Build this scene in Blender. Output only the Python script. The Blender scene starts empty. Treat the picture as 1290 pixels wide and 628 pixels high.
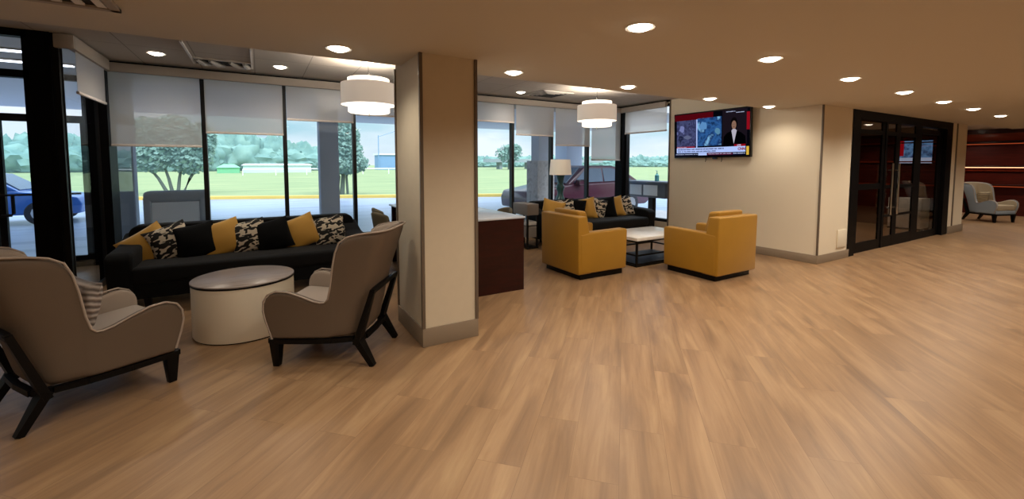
import bpy, bmesh, math, random
from math import radians as R, sin, cos, pi
from mathutils import Vector, Matrix, noise as mnoise
random.seed(7)
scene = bpy.context.scene
COL = scene.collection

# ------------------------------------------------------------------ materials
def srgb(h):
    h = h.lstrip('#'); c = [int(h[i:i+2], 16)/255 for i in (0, 2, 4)]
    return tuple((v/12.92 if v <= .04045 else ((v+.055)/1.055)**2.4) for v in c) + (1,)
def nt(name):
    m = bpy.data.materials.new(name); m.use_nodes = True
    t = m.node_tree; t.nodes.clear()
    o = t.nodes.new('ShaderNodeOutputMaterial')
    return m, t, o
def N(t, ty, **kw):
    n = t.nodes.new(ty)
    for k, v in kw.items():
        if k in n.inputs.keys() if isinstance(k, str) else False: n.inputs[k].default_value = v
        else: setattr(n, k, v)
    return n
def mat(name, col, rough=.6, metal=0, spec=.5, bump=0, bscale=80, vary=0, vscale=6, sheen=0, emit=None, estr=0, coat=0):
    m, t, o = nt(name)
    p = t.nodes.new('ShaderNodeBsdfPrincipled')
    c = srgb(col) if isinstance(col, str) else col
    p.inputs['Base Color'].default_value = c
    p.inputs['Roughness'].default_value = rough
    p.inputs['Metallic'].default_value = metal
    p.inputs['Specular IOR Level'].default_value = spec
    if sheen: p.inputs['Sheen Weight'].default_value = sheen; p.inputs['Sheen Roughness'].default_value = .4
    if coat: p.inputs['Coat Weight'].default_value = coat; p.inputs['Coat Roughness'].default_value = .1
    if emit: p.inputs['Emission Color'].default_value = srgb(emit); p.inputs['Emission Strength'].default_value = estr
    tc = t.nodes.new('ShaderNodeTexCoord')
    if vary:
        n = t.nodes.new('ShaderNodeTexNoise'); n.inputs['Scale'].default_value = vscale; n.inputs['Detail'].default_value = 4
        t.links.new(tc.outputs['Object'], n.inputs['Vector'])
        mx = t.nodes.new('ShaderNodeMix'); mx.data_type = 'RGBA'
        mx.inputs[6].default_value = tuple(v*(1-vary) for v in c[:3])+(1,); mx.inputs[7].default_value = tuple(min(1, v*(1+vary)) for v in c[:3])+(1,)
        t.links.new(n.outputs['Fac'], mx.inputs[0]); t.links.new(mx.outputs[2], p.inputs['Base Color'])
    if bump:
        n = t.nodes.new('ShaderNodeTexNoise'); n.inputs['Scale'].default_value = bscale; n.inputs['Detail'].default_value = 3
        t.links.new(tc.outputs['Object'], n.inputs['Vector'])
        b = t.nodes.new('ShaderNodeBump'); b.inputs['Strength'].default_value = bump; b.inputs['Distance'].default_value = .004
        t.links.new(n.outputs['Fac'], b.inputs['Height']); t.links.new(b.outputs['Normal'], p.inputs['Normal'])
    t.links.new(p.outputs[0], o.inputs[0])
    return m
def emis(name, col, s):
    m, t, o = nt(name)
    e = t.nodes.new('ShaderNodeEmission'); e.inputs[0].default_value = srgb(col); e.inputs[1].default_value = s
    t.links.new(e.outputs[0], o.inputs[0]); return m
def glassmat(name, tint, refl=.06):
    m, t, o = nt(name)
    tr = t.nodes.new('ShaderNodeBsdfTransparent'); tr.inputs[0].default_value = srgb(tint)
    g = t.nodes.new('ShaderNodeBsdfGlossy'); g.inputs['Roughness'].default_value = .02
    lw = t.nodes.new('ShaderNodeLayerWeight'); f = t.nodes.new('ShaderNodeMath'); f.operation = 'POWER'; f.inputs[1].default_value = 5
    t.links.new(lw.outputs['Facing'], f.inputs[0])
    ad = t.nodes.new('ShaderNodeMath'); ad.operation = 'MULTIPLY_ADD'; ad.inputs[1].default_value = .35; ad.inputs[2].default_value = refl; ad.use_clamp = True
    mx = t.nodes.new('ShaderNodeMixShader')
    t.links.new(f.outputs[0], ad.inputs[0]); t.links.new(ad.outputs[0], mx.inputs[0])
    t.links.new(tr.outputs[0], mx.inputs[1]); t.links.new(g.outputs[0], mx.inputs[2]); t.links.new(mx.outputs[0], o.inputs[0])
    return m
def blindmat():
    m, t, o = nt('roller_blind_fabric')
    tr = t.nodes.new('ShaderNodeBsdfTransparent'); tr.inputs[0].default_value = (.95, .93, .93, 1)
    d = t.nodes.new('ShaderNodeBsdfDiffuse'); d.inputs[0].default_value = srgb('#ebe6e0')
    tl = t.nodes.new('ShaderNodeBsdfTranslucent'); tl.inputs[0].default_value = srgb('#efebe6')
    a = t.nodes.new('ShaderNodeMixShader'); a.inputs[0].default_value = .6
    b = t.nodes.new('ShaderNodeMixShader'); b.inputs[0].default_value = .5
    g = t.nodes.new('ShaderNodeBsdfGlossy'); g.inputs['Roughness'].default_value = .25; g.inputs[0].default_value = (1, 1, 1, 1)
    c = t.nodes.new('ShaderNodeMixShader'); c.inputs[0].default_value = .012
    t.links.new(d.outputs[0], a.inputs[1]); t.links.new(tl.outputs[0], a.inputs[2])
    t.links.new(a.outputs[0], b.inputs[1]); t.links.new(tr.outputs[0], b.inputs[2])
    t.links.new(b.outputs[0], c.inputs[1]); t.links.new(g.outputs[0], c.inputs[2]); t.links.new(c.outputs[0], o.inputs[0])
    return m
def floormat():
    m, t, o = nt('diagonal_oak_planks')
    p = t.nodes.new('ShaderNodeBsdfPrincipled')
    tc = t.nodes.new('ShaderNodeTexCoord'); mp = t.nodes.new('ShaderNodeMapping'); mp.inputs['Rotation'].default_value[2] = R(-45)
    t.links.new(tc.outputs['Object'], mp.inputs['Vector'])
    bk = t.nodes.new('ShaderNodeTexBrick'); bk.offset = .37; bk.squash = 1
    bk.inputs['Scale'].default_value = 1; bk.inputs['Mortar Size'].default_value = .0011; bk.inputs['Mortar Smooth'].default_value = .1
    bk.inputs['Brick Width'].default_value = 1.22; bk.inputs['Row Height'].default_value = .235; bk.inputs['Bias'].default_value = 0
    bk.inputs['Color1'].default_value = (0, 0, 0, 1); bk.inputs['Color2'].default_value = (1, 1, 1, 1); bk.inputs['Mortar'].default_value = (.5, .5, .5, 1)
    t.links.new(mp.outputs[0], bk.inputs['Vector'])
    # per plank shift of the grain
    sh = t.nodes.new('ShaderNodeVectorMath'); sh.operation = 'SCALE'; sh.inputs[3].default_value = 37
    t.links.new(bk.outputs['Color'], sh.inputs[0])
    ad = t.nodes.new('ShaderNodeVectorMath'); ad.operation = 'ADD'
    t.links.new(mp.outputs[0], ad.inputs[0]); t.links.new(sh.outputs[0], ad.inputs[1])
    m2 = t.nodes.new('ShaderNodeMapping'); m2.inputs['Scale'].default_value = (1.1, 9, 1)
    t.links.new(ad.outputs[0], m2.inputs['Vector'])
    n1 = t.nodes.new('ShaderNodeTexNoise'); n1.inputs['Scale'].default_value = 1.0; n1.inputs['Detail'].default_value = 5; n1.inputs['Roughness'].default_value = .55; n1.inputs['Distortion'].default_value = .6
    t.links.new(m2.outputs[0], n1.inputs['Vector'])
    m3 = t.nodes.new('ShaderNodeMapping'); m3.inputs['Scale'].default_value = (2.5, 60, 1)
    t.links.new(ad.outputs[0], m3.inputs['Vector'])
    n2 = t.nodes.new('ShaderNodeTexNoise'); n2.inputs['Scale'].default_value = 1; n2.inputs['Detail'].default_value = 3
    t.links.new(m3.outputs[0], n2.inputs['Vector'])
    cr = t.nodes.new('ShaderNodeValToRGB')
    e = cr.color_ramp.elements
    e[0].position = .25; e[0].color = srgb('#7b6047'); e[1].position = .75; e[1].color = srgb('#ab8c67')
    k = e.new(.5); k.color = srgb('#957555'); k2 = e.new(.62); k2.color = srgb('#a0805e')
    t.links.new(n1.outputs['Fac'], cr.inputs[0])
    mx = t.nodes.new('ShaderNodeMix'); mx.data_type = 'RGBA'; mx.blend_type = 'MULTIPLY'; mx.inputs[0].default_value = .22
    c2 = t.nodes.new('ShaderNodeValToRGB'); c2.color_ramp.elements[0].position = .3; c2.color_ramp.elements[0].color = (.62, .56, .5, 1); c2.color_ramp.elements[1].position = .6
    t.links.new(n2.outputs['Fac'], c2.inputs[0]); t.links.new(cr.outputs[0], mx.inputs[6]); t.links.new(c2.outputs[0], mx.inputs[7])
    # per plank tone
    hs = t.nodes.new('ShaderNodeHueSaturation'); ma = t.nodes.new('ShaderNodeMapRange'); ma.inputs[3].default_value = .95; ma.inputs[4].default_value = 1.06
    t.links.new(bk.outputs['Color'], ma.inputs[0]); t.links.new(ma.outputs[0], hs.inputs['Value']); t.links.new(mx.outputs[2], hs.inputs['Color'])
    mo = t.nodes.new('ShaderNodeMix'); mo.data_type = 'RGBA'; mo.inputs[7].default_value = srgb('#6b5037')
    fm = t.nodes.new('ShaderNodeMath'); fm.operation = 'MULTIPLY'; fm.inputs[1].default_value = .55
    t.links.new(bk.outputs['Fac'], fm.inputs[0])
    t.links.new(fm.outputs[0], mo.inputs[0]); t.links.new(hs.outputs[0], mo.inputs[6]); t.links.new(mo.outputs[2], p.inputs['Base Color'])
    p.inputs['Roughness'].default_value = .36; p.inputs['Specular IOR Level'].default_value = .45
    rr = t.nodes.new('ShaderNodeMapRange'); rr.inputs[3].default_value = .28; rr.inputs[4].default_value = .44
    t.links.new(n1.outputs['Fac'], rr.inputs[0]); t.links.new(rr.outputs[0], p.inputs['Roughness'])
    b = t.nodes.new('ShaderNodeBump'); b.inputs['Strength'].default_value = .12; b.inputs['Distance'].default_value = .002
    t.links.new(n2.outputs['Fac'], b.inputs['Height']); t.links.new(b.outputs['Normal'], p.inputs['Normal'])
    t.links.new(p.outputs[0], o.inputs[0]); return m
def tilemat():
    m, t, o = nt('ceiling_tiles')
    p = t.nodes.new('ShaderNodeBsdfPrincipled'); p.inputs['Roughness'].default_value = .9
    tc = t.nodes.new('ShaderNodeTexCoord'); mp = t.nodes.new('ShaderNodeMapping'); mp.inputs['Location'].default_value = (-.60+6.1, -6.23+12.2, 0)
    bk = t.nodes.new('ShaderNodeTexBrick'); bk.offset = 0; bk.inputs['Scale'].default_value = 1
    bk.inputs['Mortar Size'].default_value = .006; bk.inputs['Brick Width'].default_value = .61; bk.inputs['Row Height'].default_value = 1.22
    bk.inputs['Color1'].default_value = srgb('#b9b2a9'); bk.inputs['Color2'].default_value = srgb('#b4ada4'); bk.inputs['Mortar'].default_value = srgb('#8f8880')
    t.links.new(tc.outputs['Object'], mp.inputs[0]); t.links.new(mp.outputs[0], bk.inputs['Vector']); t.links.new(bk.outputs['Color'], p.inputs['Base Color'])
    t.links.new(p.outputs[0], o.inputs[0]); return m
def patternmat(name):
    m, t, o = nt(name)
    p = t.nodes.new('ShaderNodeBsdfPrincipled'); p.inputs['Roughness'].default_value = .85
    tc = t.nodes.new('ShaderNodeTexCoord'); mp = t.nodes.new('ShaderNodeMapping'); mp.inputs['Rotation'].default_value[2] = R(35); mp.inputs['Scale'].default_value = (13, 24, 24)
    n = t.nodes.new('ShaderNodeTexNoise'); n.inputs['Scale'].default_value = 1.0; n.inputs['Detail'].default_value = .8; n.inputs['Distortion'].default_value = .9
    cr = t.nodes.new('ShaderNodeValToRGB'); cr.color_ramp.interpolation = 'CONSTANT'
    cr.color_ramp.elements[0].color = srgb('#14110f'); cr.color_ramp.elements[1].position = .5; cr.color_ramp.elements[1].color = srgb('#d5c8b2')
    t.links.new(tc.outputs['Object'], mp.inputs[0]); t.links.new(mp.outputs[0], n.inputs['Vector']); t.links.new(n.outputs['Fac'], cr.inputs[0])
    t.links.new(cr.outputs[0], p.inputs['Base Color']); t.links.new(p.outputs[0], o.inputs[0]); return m
def stripemat(name, a, b, sc, axis='Z'):
    m, t, o = nt(name)
    p = t.nodes.new('ShaderNodeBsdfPrincipled'); p.inputs['Roughness'].default_value = .7
    tc = t.nodes.new('ShaderNodeTexCoord')
    w = t.nodes.new('ShaderNodeTexWave'); w.bands_direction = axis; w.inputs['Scale'].default_value = sc; w.inputs['Distortion'].default_value = 1.6; w.inputs['Detail Scale'].default_value = 1.5
    cr = t.nodes.new('ShaderNodeValToRGB'); cr.color_ramp.elements[0].color = srgb(a); cr.color_ramp.elements[1].color = srgb(b)
    bp = t.nodes.new('ShaderNodeBump'); bp.inputs['Strength'].default_value = .6; bp.inputs['Distance'].default_value = .01
    t.links.new(tc.outputs['Object'], w.inputs[0]); t.links.new(w.outputs['Fac'], cr.inputs[0]); t.links.new(cr.outputs[0], p.inputs['Base Color'])
    t.links.new(w.outputs['Fac'], bp.inputs['Height']); t.links.new(bp.outputs[0], p.inputs['Normal']); t.links.new(p.outputs[0], o.inputs[0]); return m
def noisemat(name, cols, sc, rough=.8, stretch=(1, 1, 1), emit=0, detail=4):
    m, t, o = nt(name)
    tc = t.nodes.new('ShaderNodeTexCoord'); mp = t.nodes.new('ShaderNodeMapping'); mp.inputs['Scale'].default_value = stretch
    n = t.nodes.new('ShaderNodeTexNoise'); n.inputs['Scale'].default_value = sc; n.inputs['Detail'].default_value = detail
    cr = t.nodes.new('ShaderNodeValToRGB'); e = cr.color_ramp.elements
    pos = [.3+.4*i/(len(cols)-1) for i in range(len(cols))]
    e[0].position = pos[0]; e[0].color = srgb(cols[0]); e[1].position = pos[-1]; e[1].color = srgb(cols[-1])
    for q, c in zip(pos[1:-1], cols[1:-1]): k = e.new(q); k.color = srgb(c)
    t.links.new(tc.outputs['Object'], mp.inputs[0]); t.links.new(mp.outputs[0], n.inputs['Vector']); t.links.new(n.outputs['Fac'], cr.inputs[0])
    if emit:
        s = t.nodes.new('ShaderNodeEmission'); s.inputs[1].default_value = emit; t.links.new(cr.outputs[0], s.inputs[0])
    else:
        s = t.nodes.new('ShaderNodeBsdfPrincipled'); s.inputs['Roughness'].default_value = rough; s.inputs['Specular IOR Level'].default_value = .3
        t.links.new(cr.outputs[0], s.inputs['Base Color'])
    t.links.new(s.outputs[0], o.inputs[0]); return m
def woodmat(name, a, b, rough=.35, sc=(1, 1, 6), coat=.2):
    m = noisemat(name, [a, b], 4, rough, sc)
    for n in m.node_tree.nodes:
        if n.type == 'BSDF_PRINCIPLED': n.inputs['Coat Weight'].default_value = coat; n.inputs['Coat Roughness'].default_value = .15
    return m

M = {}
M['floor'] = floormat(); M['tile'] = tilemat(); M['blind'] = blindmat()
M['ceil'] = mat('painted_ceiling', '#cbc2b2', .9)
M['wall'] = mat('cream_wall', '#e0d3bb', .8, vary=.03, vscale=2)
M['wallpaper'] = mat('linen_wall', '#cfc1a9', .75, vary=.04, vscale=14)
M['base'] = mat('taupe_baseboard', '#8b7a66', .6)
M['trim'] = mat('bronze_trim', '#6a5d50', .5)
M['black'] = mat('black_frame', '#050405', .5, spec=.1)
M['mull'] = mat('dark_mullion', '#0b0b0d', .45)
M['glass'] = glassmat('window_glass', '#f8fcff', .015)
M['dglass'] = glassmat('dark_door_glass', '#d8cfc4', .04)
M['valance'] = mat('valance_fabric', '#a59c92', .8)
M['bar'] = mat('blind_bar', '#cfc6bf', .5)
M['white'] = mat('white_metal', '#e8e4de', .4)
M['sofa'] = mat('black_fabric', '#060709', .85, bump=.15, bscale=300, sheen=.03, spec=.25)
M['sofaseat'] = mat('black_seat_fabric', '#090a0d', .8, bump=.15, bscale=300, sheen=.04, spec=.3)
M['gold'] = mat('gold_velvet', '#c6963a', .7, sheen=.4, vary=.08, vscale=5)
M['mustard'] = mat('mustard_velvet', '#a2740f', .62, sheen=.2, vary=.10, vscale=4)
M['pat'] = patternmat('animal_print_fabric')
M['blk'] = mat('black_pillow_fabric', '#050506', .9, spec=.2)
M['taupe'] = mat('taupe_leather', '#655546', .6, vary=.05, vscale=5, bump=.1, bscale=200)
M['taupein'] = mat('taupe_velvet', '#a8998b', .75, sheen=.3, vary=.08, vscale=6)
M['piping'] = mat('light_piping', '#a8988a', .6)
M['legs'] = mat('black_wood', '#050404', .45, spec=.2)
M['strip'] = stripemat('striped_grey_fabric', '#6d625b', '#b7aaa0', 9, 'Z')
M['drum'] = mat('cream_drum', '#f0e4cd', .5)
M['drumtop'] = noisemat('drum_top_wood', ['#8a7c74', '#a79a92', '#9a8d86'], 3, .3, (1, 8, 1))
M['redwood'] = woodmat('mahogany', '#220502', '#330a04', .4, (1, 1, 6), .1)
M['counter'] = mat('pale_blue_laminate', '#c9d2de', .22)
M['marble'] = noisemat('white_stone', ['#d9d2c8', '#efe9e0', '#e6dfd5'], 4, .2)
M['dmetal'] = mat('dark_metal', '#1b1613', .4, metal=.5)
M['shade'] = mat('lamp_shade_fabric', '#efe6d8', .8, emit='#f4e4cc', estr=.18)
M['teal'] = mat('teal_ceramic', '#2d5a60', .25, coat=.5)
M['pshade'] = mat('sheer_shade', '#e4dbce', .7, emit='#ffeedd', estr=.28)
M['pinner'] = mat('glowing_inner_shade', '#fff8ee', .6, emit='#fff2e0', estr=1.5)
M['chrome'] = mat('chrome', '#d8d8d8', .15, metal=1)
M['disc'] = emis('downlight_lens', '#fff0d8', 14)
M['vane'] = mat('vent_metal', '#b9b4ac', .35, metal=.3)
M['slot'] = mat('vent_slot', '#15120f', .8)
M['olive'] = mat('olive_fabric', '#6f6753', .75)
M['grey'] = mat('grey_laminate', '#8e8780', .6)
M['tvblack'] = mat('tv_bezel', '#050506', .25)
M['outlet'] = mat('cream_plastic', '#e6dcc6', .5)
M['pillar'] = mat('pale_grey_stucco', '#ccd3e0', .85)
M['pillar2'] = noisemat('stone_cladding', ['#a9a7a8', '#cdcbcc', '#b9b6b5'], 7, .85)
M['canopy'] = mat('canopy_soffit', '#c6c8cc', .85, emit='#c6ccd4', estr=.10)  # faint emission imitates daylight on the soffit, no lamp there
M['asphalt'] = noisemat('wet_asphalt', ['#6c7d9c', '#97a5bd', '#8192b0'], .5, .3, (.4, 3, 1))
M['walk'] = mat('concrete_walk', '#b5b7bb', .8)
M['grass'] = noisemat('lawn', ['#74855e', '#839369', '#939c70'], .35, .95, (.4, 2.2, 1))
M['curb'] = mat('yellow_curb', '#d9bb62', .8)
M['tree'] = noisemat('hazy_leaves', ['#5f837e', '#6d8f87', '#7a9a8e'], .5, .9)  # distance haze put into the leaf colours
M['leaf'] = noisemat('leaves', ['#66877f', '#76958b', '#86a294'], 1.2, .9)  # paled to carry the outdoor haze in its colour
M['bark'] = mat('bark', '#5f6a66', .9)
M['carred'] = mat('maroon_paint', '#4c2638', .3, coat=.5)
M['carblue'] = mat('blue_paint', '#2f6fc0', .3, coat=.6)
M['carglass'] = mat('car_glass', '#586a80', .08)
M['tyre'] = mat('tyre_rubber', '#2a2c33', .8)
M['hub'] = mat('alloy', '#aeb4bf', .3, metal=.7)
M['bin'] = mat('pale_grey_plastic', '#a9b1ba', .6)
M['stand'] = mat('grey_stand', '#6e7680', .7)
M['panel'] = mat('white_panel', '#eef3f8', .5)
M['bottle'] = mat('teal_plastic', '#5aa6a6', .3)
M['bluebld'] = mat('blue_siding', '#7fa2c8', .8)
M['whitebld'] = mat('pale_siding', '#cfe6ea', .8)
M['greenbld'] = mat('green_tarp', '#7fc79a', .8)
M['concrete'] = mat('grey_concrete', '#9aa5ad', .85)
M['maroon'] = woodmat('maroon_panel', '#380c06', '#4e140b', .35, (1, .6, 5))
M['maroonlit'] = woodmat('lit_maroon_panel', '#7a2a12', '#94371c', .35, (1, .6, 5))  # brighter maroon copy, its lit look put into the base colour
M['led'] = emis('led_strip', '#ffb98a', 2.2)
M['leddim'] = emis('dim_led_strip', '#b04a28', .7)
M['tube'] = emis('fluorescent_tube', '#f4f4ff', 5)
M['farout'] = mat('pale_blue_grey_fabric', '#8f99a3', .75)
M['farin'] = mat('warm_beige_fabric', '#a5957c', .75)
M['stripetan'] = stripemat('striped_tan_fabric', '#7d6c54', '#a8977a', 7, 'Z')

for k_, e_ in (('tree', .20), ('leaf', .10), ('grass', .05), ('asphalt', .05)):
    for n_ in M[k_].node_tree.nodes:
        if n_.type == 'BSDF_PRINCIPLED':   # faint surface emission imitating pale outdoor haze
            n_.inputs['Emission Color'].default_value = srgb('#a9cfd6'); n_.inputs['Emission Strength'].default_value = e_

# ------------------------------------------------------------------ mesh helpers
class MB:
    def __init__(s): s.bm = bmesh.new()
    def _merge(s, b2, mtx=None):
        if mtx is not None: bmesh.ops.transform(b2, matrix=mtx, verts=b2.verts)
        me = bpy.data.meshes.new('tmp'); b2.to_mesh(me); b2.free(); s.bm.from_mesh(me); bpy.data.meshes.remove(me)
    def box(s, x0, x1, y0, y1, z0, z1, r=0, seg=2, mtx=None):
        b = bmesh.new(); bmesh.ops.create_cube(b, size=1)
        for v in b.verts: v.co = Vector(((x0+x1)/2+v.co.x*(x1-x0), (y0+y1)/2+v.co.y*(y1-y0), (z0+z1)/2+v.co.z*(z1-z0)))
        if r: bmesh.ops.bevel(b, geom=b.edges[:], offset=r, segments=seg, profile=.5, affect='EDGES')
        s._merge(b, mtx); return s
    def hexa(s, bot, top, r=0, seg=2):
        b = bmesh.new(); vb = [b.verts.new(p) for p in bot]; vt = [b.verts.new(p) for p in top]
        n = len(vb); b.faces.new(vb[::-1]); b.faces.new(vt)
        for i in range(n): b.faces.new((vb[i], vb[(i+1) % n], vt[(i+1) % n], vt[i]))
        bmesh.ops.recalc_face_normals(b, faces=b.faces)
        if r: bmesh.ops.bevel(b, geom=b.edges[:], offset=r, segments=seg, profile=.5, affect='EDGES')
        s._merge(b); return s
    def bar(s, a, b_, wa, wb=None, up=(0, 0, 1), ta=None, tb=None):
        a = Vector(a); b_ = Vector(b_); wb = wb or wa; ta = ta or wa; tb = tb or wb
        d = (b_-a).normalized(); u = Vector(up)
        if abs(d.dot(u)) > .95: u = Vector((1, 0, 0))
        sd = d.cross(u).normalized(); u = sd.cross(d).normalized()
        def q(c, w, h): return [c+sd*w/2+u*h/2, c-sd*w/2+u*h/2, c-sd*w/2-u*h/2, c+sd*w/2-u*h/2]
        return s.hexa(q(a, wa, ta), q(b_, wb, tb))
    def lathe(s, prof, c=(0, 0, 0), n=32, cap=True):
        b = bmesh.new(); rings = []
        for r, z in prof: rings.append([b.verts.new((c[0]+r*cos(2*pi*i/n), c[1]+r*sin(2*pi*i/n), c[2]+z)) for i in range(n)])
        for k in range(len(rings)-1):
            for i in range(n): b.faces.new((rings[k][i], rings[k][(i+1) % n], rings[k+1][(i+1) % n], rings[k+1][i]))
        if cap: b.faces.new(rings[0][::-1]); b.faces.new(rings[-1])
        s._merge(b); return s
    def tube(s, pts, r, n=8):
        b = bmesh.new(); pts = [Vector(p) for p in pts]; rings = []
        for i, p in enumerate(pts):
            d = (pts[min(i+1, len(pts)-1)]-pts[max(i-1, 0)]).normalized()
            u = Vector((0, 0, 1)) if abs(d.z) < .9 else Vector((1, 0, 0))
            sd = d.cross(u).normalized(); u = sd.cross(d)
            rr = r[i] if isinstance(r, (list, tuple)) else r
            rings.append([b.verts.new(p+sd*rr*cos(2*pi*k/n)+u*rr*sin(2*pi*k/n)) for k in range(n)])
        for k in range(len(rings)-1):
            for i in range(n): b.faces.new((rings[k][i], rings[k][(i+1) % n], rings[k+1][(i+1) % n], rings[k+1][i]))
        b.faces.new(rings[0][::-1]); b.faces.new(rings[-1])
        bmesh.ops.recalc_face_normals(b, faces=b.faces); s._merge(b); return s
    def grid(s, P, closed=False):
        b = bmesh.new(); V = [[b.verts.new(p) for p in row] for row in P]
        for i in range(len(V)-1):
            for j in range(len(V[0])-1): b.faces.new((V[i][j], V[i+1][j], V[i+1][j+1], V[i][j+1]))
        s._merge(b); return s
    def poly(s, pts): s.bm.faces.new([s.bm.verts.new(p) for p in pts]); return s
    def prism(s, pts, z0, z1, r=0): return s.hexa([(x, y, z0) for x, y in pts], [(x, y, z1) for x, y in pts], r)
    def build(s, name, m, parent=None, smooth=True, ang=40):
        me = bpy.data.meshes.new(name); bmesh.ops.recalc_face_normals(s.bm, faces=s.bm.faces) if smooth else None
        s.bm.to_mesh(me); s.bm.free()
        me.materials.append(M[m] if isinstance(m, str) else m)
        if smooth:
            for p in me.polygons: p.use_smooth = True
            me.set_sharp_from_angle(angle=R(ang))
        o = bpy.data.objects.new(name, me); COL.objects.link(o)
        if parent: o.parent = parent
        return o
def tag(o, label=None, cat=None, group=None, kind=None):
    if label: o['label'] = label
    if cat: o['category'] = cat
    if group: o['group'] = group
    if kind: o['kind'] = kind
    return o
def empty(name, loc=(0, 0, 0), rz=0):
    o = bpy.data.objects.new(name, None); COL.objects.link(o); o.location = loc; o.rotation_euler = (0, 0, R(rz)); o.empty_display_size = .1
    return o
def copy_tree(o, parent=None):
    c = o.copy(); COL.objects.link(c)
    if parent: c.parent = parent
    for ch in [x for x in scene.objects if x.parent == o]: copy_tree(ch, c)
    return c
def struct(name, mb, m, **kw):
    o = mb.build(name, m, **kw); o['kind'] = 'structure'; return o
def setmat(root, frm, to):
    for c in [x for x in scene.objects if x.parent == root]:
        if c.type == 'MESH' and c.data.materials and c.data.materials[0] == M[frm]:
            c.data = c.data.copy(); c.data.materials[0] = M[to]
        setmat(c, frm, to)

# ------------------------------------------------------------------ setting
LOW, HI = 2.38, 2.80
struct('floor', MB().box(-7, 19.3, -5, 7.5, -.12, 0), 'floor', smooth=False)
struct('floor_vestibule', MB().box(-7, -1.62, 7.5, 8.75, -.12, 0), 'floor', smooth=False)
cl = MB().box(-7, 13.7, -5, 3.88, LOW, LOW+.5); cl.box(13.7, 16.2, -5, 3.0, LOW, LOW+.5)
struct('ceiling', cl, 'ceil', smooth=False)
struct('ceiling_raised', MB().box(-7, 7.35, 3.88, 8.75, HI, HI+.2), 'tile', smooth=False)
struct('ceiling_lobby', MB().box(13.7, 19.3, -5, 7.5, 2.56, 2.58) , 'white', smooth=False)
struct('wall_back', MB().box(-7, 19.3, -5.15, -5, 0, 2.9), 'wall', smooth=False)
struct('wall_left', MB().box(-7.15, -7, -5, 8.75, 0, 3), 'wall', smooth=False)
# right wall carrying the television, with its corner block
w = MB().box(7.2, 7.35, 3.2, 5.93, 0, HI+.1); w.box(7.35, 8.18, 3.2, 3.34, 0, HI)
struct('wall_television', w, 'wall', smooth=False)
t = MB().box(7.185, 7.2, 3.2, 5.93, 0, .13, .003); t.box(7.185, 8.2, 3.185, 3.2, 0, .13, .003)
struct('baseboard_television', t, 'base')
struct('trim_1', MB().box(7.188, 7.215, 3.186, 3.21, 0, LOW, .003), 'trim')
struct('trim_2', MB().box(7.185, 7.21, 5.93, 5.96, 0, HI, .003), 'trim')
# pillar right of the dark doors
w = MB().box(12.78, 13.7, 3.2, 3.38, 0, LOW); struct('wall_pier', w, 'wall', smooth=False)
w = MB().box(12.78, 13.72, 3.18, 3.2, 0, .16, .003); w.box(13.7, 13.72, 3.18, 3.38, 0, .16, .003); struct('baseboard_pier', w, 'base')
struct('trim_3', MB().box(13.0, 13.05, 3.185, 3.2, .16, LOW, .003), 'trim')
# room behind the dark doors; maroon wall and ledges imitate a reflection
w = MB().box(8.1, 13.7, 5.8, 5.93, 0, LOW); w.box(13.45, 13.7, 3.38, 5.8, 0, LOW); struct('wall_back_room', w, 'maroon', smooth=False)
w = MB(); [w.box(13.38, 13.45, 3.4, 5.8, z, z+.03) for z in (1.0, 1.55, 2.0)]
struct('trim_4', w, 'maroonlit')
struct('ceiling_back_room', MB().box(7.3, 13.7, 3.34, 5.93, LOW, LOW+.1), 'ceil', smooth=False)
# far lobby panelled wall
w = MB().box(19, 19.2, -5, 7.5, 0, 2.56); struct('wall_lobby', w, 'maroon', smooth=False)
w = MB().box(18.93, 19, -5, 6, 2.20, 2.42, .01); w.box(18.95, 19, -5, 6, 1.30, 1.32, .004)
struct('trim_5', w, 'maroonlit')
w = MB(); [w.box(18.86, 19, -5, 6, z, z+.05, .01) for z in (2.12, 1.42, .86)]
struct('trim_6', w, 'redwood')
for i, (z, y0, y1, mm) in enumerate(((2.098, 1.0, 4.55, 'leddim'), (1.398, 2.9, 4.55, 'led'), (.838, 2.4, 3.9, 'leddim'))):
    o = MB().box(18.87, 18.93, y0, y1, z, z+.022).build('light_strip', mm)
    tag(o, ['dim red light strip under the top ledge of the maroon wall', 'bright light strip under the middle ledge of the maroon wall', 'dim light strip under the lowest ledge behind the grey armchair'][i], 'light strip')
w = MB().box(13.7, 19.2, 7.3, 7.5, 0, 2.6); w.box(13.55, 13.7, 5.93, 7.5, 0, 2.6); struct('wall_lobby_side', w, 'wall', smooth=False)

# column
w = MB().box(1.12, 1.60, 3.34, 4.05, 0, LOW); w.box(1.12, 1.60, 3.88, 4.05, LOW, HI)
col = struct('column', w, 'wallpaper', smooth=False)
MB().box(1.108, 1.612, 3.328, 4.062, 0, .155, .004).build('baseboard', 'base', col)
for (x, y) in ((1.12, 3.34), (1.60, 3.34), (1.12, 4.05)):
    MB().box(x-.014, x+.014, y-.014, y+.014, .155, LOW, .003).build('corner_trim', 'trim', col)

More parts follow.
